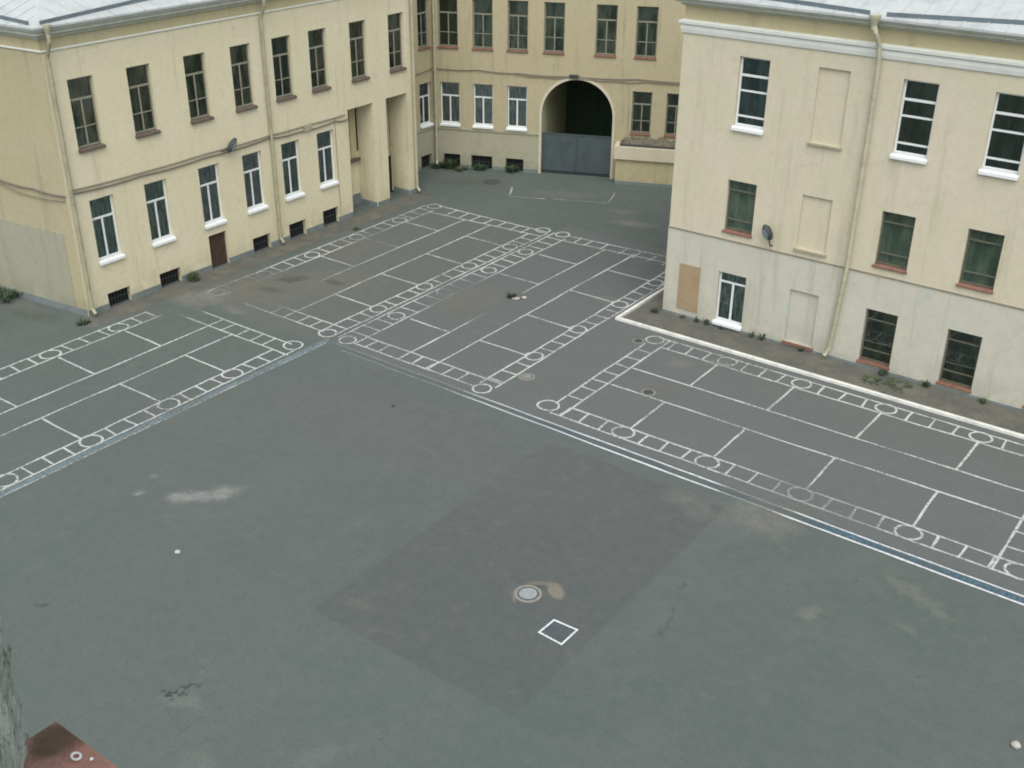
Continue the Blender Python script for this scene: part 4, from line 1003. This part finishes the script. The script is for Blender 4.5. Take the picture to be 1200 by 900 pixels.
# overgrowth along the rear facade
for s_, o_, h, r, lab in ((0.30, .35, .30, .38, 'leafy weeds in the corner under the rear drainpipes'), (0.95, .25, .50, .42, 'leafy weeds covering the cellar window nearest the corner'), (1.5, .45, .16, .35, 'low weeds spreading before the corner cellar window'),
                          (2.5, .14, .30, .34, 'leafy weeds in front of the middle cellar window of the rear building'), (4.15, .14, .36, .32, 'leafy weeds in front of the cellar window nearest the arch')):
    P_ = F2.P(s_, -o_, 0); weed(P_.x, P_.y, h, r, 90, 'weed_dark' if h > .2 else 'weed', lab, group='weeds along the rear facade')

# ------------------------------------------------------------------ the building the picture is taken from
B4 = empty('plastered_building', (0, -2, 0)); tag(B4, 'rough grey plaster window opening with a red metal sill above the yard', 'building')
F4 = Facade((12, 0.31), 180)   # only the stretch of wall round the window
w = MB(); F4.wall(w, 9.2, 15, 13.0, 20, [(11.05, 12.96, 16.33, 18.7, .5)]); w.build('wall', M['rough_plaster'], B4)
# rough jamb: a displaced block on the edge of the opening
bm = bmesh.new()
nx, ny, nz = 10, 40, 420
def jp(i, j, k):
    y = 0.02 + 0.293 * j / ny; z = 15.7 + 3.0 * k / nz
    x = -0.98 + (0.279 + min(0.14, max(0.0, 0.312 - y) * 1.6)) * i / nx
    p_ = Vector((x, y, z)); d_ = mnoise.noise_vector(p_ * 16) * 0.004 + mnoise.noise_vector(p_ * 55) * 0.0035 + mnoise.noise_vector(p_ * 150) * 0.0022
    return p_ + d_
grid = {}
for i in range(nx + 1):
    for j in range(ny + 1):
        for k in range(nz + 1):
            if i in (0, nx) or j in (0, ny) or k in (0, nz): grid[i, j, k] = bm.verts.new(jp(i, j, k))
for i in range(nx):
    for k in range(nz):
        for j in (0, ny): bm.faces.new([grid[i, j, k], grid[i + 1, j, k], grid[i + 1, j, k + 1], grid[i, j, k + 1]])
for j in range(ny):
    for k in range(nz):
        for i in (0, nx): bm.faces.new([grid[i, j, k], grid[i, j + 1, k], grid[i, j + 1, k + 1], grid[i, j, k + 1]])
bmesh.ops.recalc_face_normals(bm, faces=bm.faces)
me = bpy.data.meshes.new('window_jamb'); bm.to_mesh(me); bm.free(); me.materials.append(M['rough_plaster'])
for q_ in me.polygons: q_.use_smooth = True
jo = bpy.data.objects.new('window_jamb', me); COL.objects.link(jo); jo.parent = B4; jo.location = -Vector(B4.location)
mb = MB(); nx = 60; ny = 12
def sp(i, j):
    x = -0.690 + 1.62 * i / nx; y = -0.12 + 0.452 * j / ny
    z = 16.352 - 0.010 * (j / ny) + 0.0025 * mnoise.noise(Vector((x * 6, y * 6, 1))); return Vector((x, y, z))
for i in range(nx):
    for j in range(ny): mb.face([sp(i, j), sp(i + 1, j), sp(i + 1, j + 1), sp(i, j + 1)])
    a, b = sp(i, ny), sp(i + 1, ny); lip = Vector((0, 0.004, -0.03)); mb.face([a, b, b + lip, a + lip])
for j in range(ny):
    a, b = sp(0, j), sp(0, j + 1); lip = Vector((0, 0, -0.02)); mb.face([a, b, b + lip, a + lip])
mb.build('window_sill', M['sill_rust'], B4)
bpy.ops.mesh.primitive_torus_add(major_radius=0.0034, minor_radius=0.0010, major_segments=28, minor_segments=10, location=(-0.6435, 0.3185, 16.3442))
ro = bpy.context.object; ro.name = 'ring'; ro.data.name = 'ring'; ro.scale = (1.15, 0.9, 1); ro.data.materials.append(M['white_sill'])
tag(ro, 'small white ring lying on the red metal window sill', 'ring')
for (x, y, r, lab, mt) in ((-0.632, 0.3240, .0016, 'white paint fleck on the red sill right beside the white ring', 'white_sill'), (-0.653, 0.285, .0020, 'tan paint fleck on the red sill nearest the plaster jamb', 'pipe_light')):
    stone(x, y, r, lab, mt, 'paint_fleck', 16.3435, 0.4)

# ------------------------------------------------------------------ light, sky, camera
wd = bpy.data.worlds.new('World'); SC.world = wd; wd.use_nodes = True
nt = wd.node_tree; nt.nodes.clear()
sky = nt.nodes.new('ShaderNodeTexSky'); sky.sky_type = 'NISHITA'; sky.sun_disc = False
sky.sun_elevation = R_(58); sky.sun_rotation = R_(143); sky.air_density = 1.0; sky.dust_density = 3.0
hs = nt.nodes.new('ShaderNodeHueSaturation'); hs.inputs['Saturation'].default_value = 0.30
bg = nt.nodes.new('ShaderNodeBackground'); bg.inputs['Strength'].default_value = 0.12
ow = nt.nodes.new('ShaderNodeOutputWorld')
nt.links.new(sky.outputs[0], hs.inputs['Color']); nt.links.new(hs.outputs[0], bg.inputs[0]); nt.links.new(bg.outputs[0], ow.inputs[0])
sl = bpy.data.lights.new('sun', 'SUN'); sl.energy = 1.0; sl.angle = R_(70); sl.color = (1.0, 0.97, 0.90)
so = bpy.data.objects.new('sun', sl); COL.objects.link(so)
az, el = R_(143), R_(58)
sv = Vector((math.sin(az) * math.cos(el), math.cos(az) * math.cos(el), math.sin(el)))
so.rotation_euler = sv.to_track_quat('Z', 'Y').to_euler(); so.location = (0, 0, 40)

cd = bpy.data.cameras.new('camera'); co = bpy.data.objects.new('camera', cd); COL.objects.link(co)
cd.sensor_fit = 'HORIZONTAL'; cd.sensor_width = 36.0; cd.lens = 36.0 * 1330.06 / 1200.0
cd.clip_start = 0.05; cd.clip_end = 1000
r0 = Vector((0.80498067, 0.59326506, 0.00653367)); r1 = Vector((0.27889166, -0.3686526, -0.88674387)); r2 = Vector((-0.5236655, 0.71563387, -0.4622149))
mw = Matrix((r0, -r1, -r2)).transposed().to_4x4(); mw.translation = Vector((0, 0, 17.0))
co.matrix_world = mw
SC.camera = co
SC.view_settings.view_transform = 'Standard'; SC.view_settings.look = 'None'
SC.view_settings.exposure = 0.9; SC.view_settings.gamma = 1.0; SC.view_settings.use_curve_mapping = False
SC.cycles.filter_width = 1.9; SC.cycles.max_bounces = 8; SC.cycles.transparent_max_bounces = 12
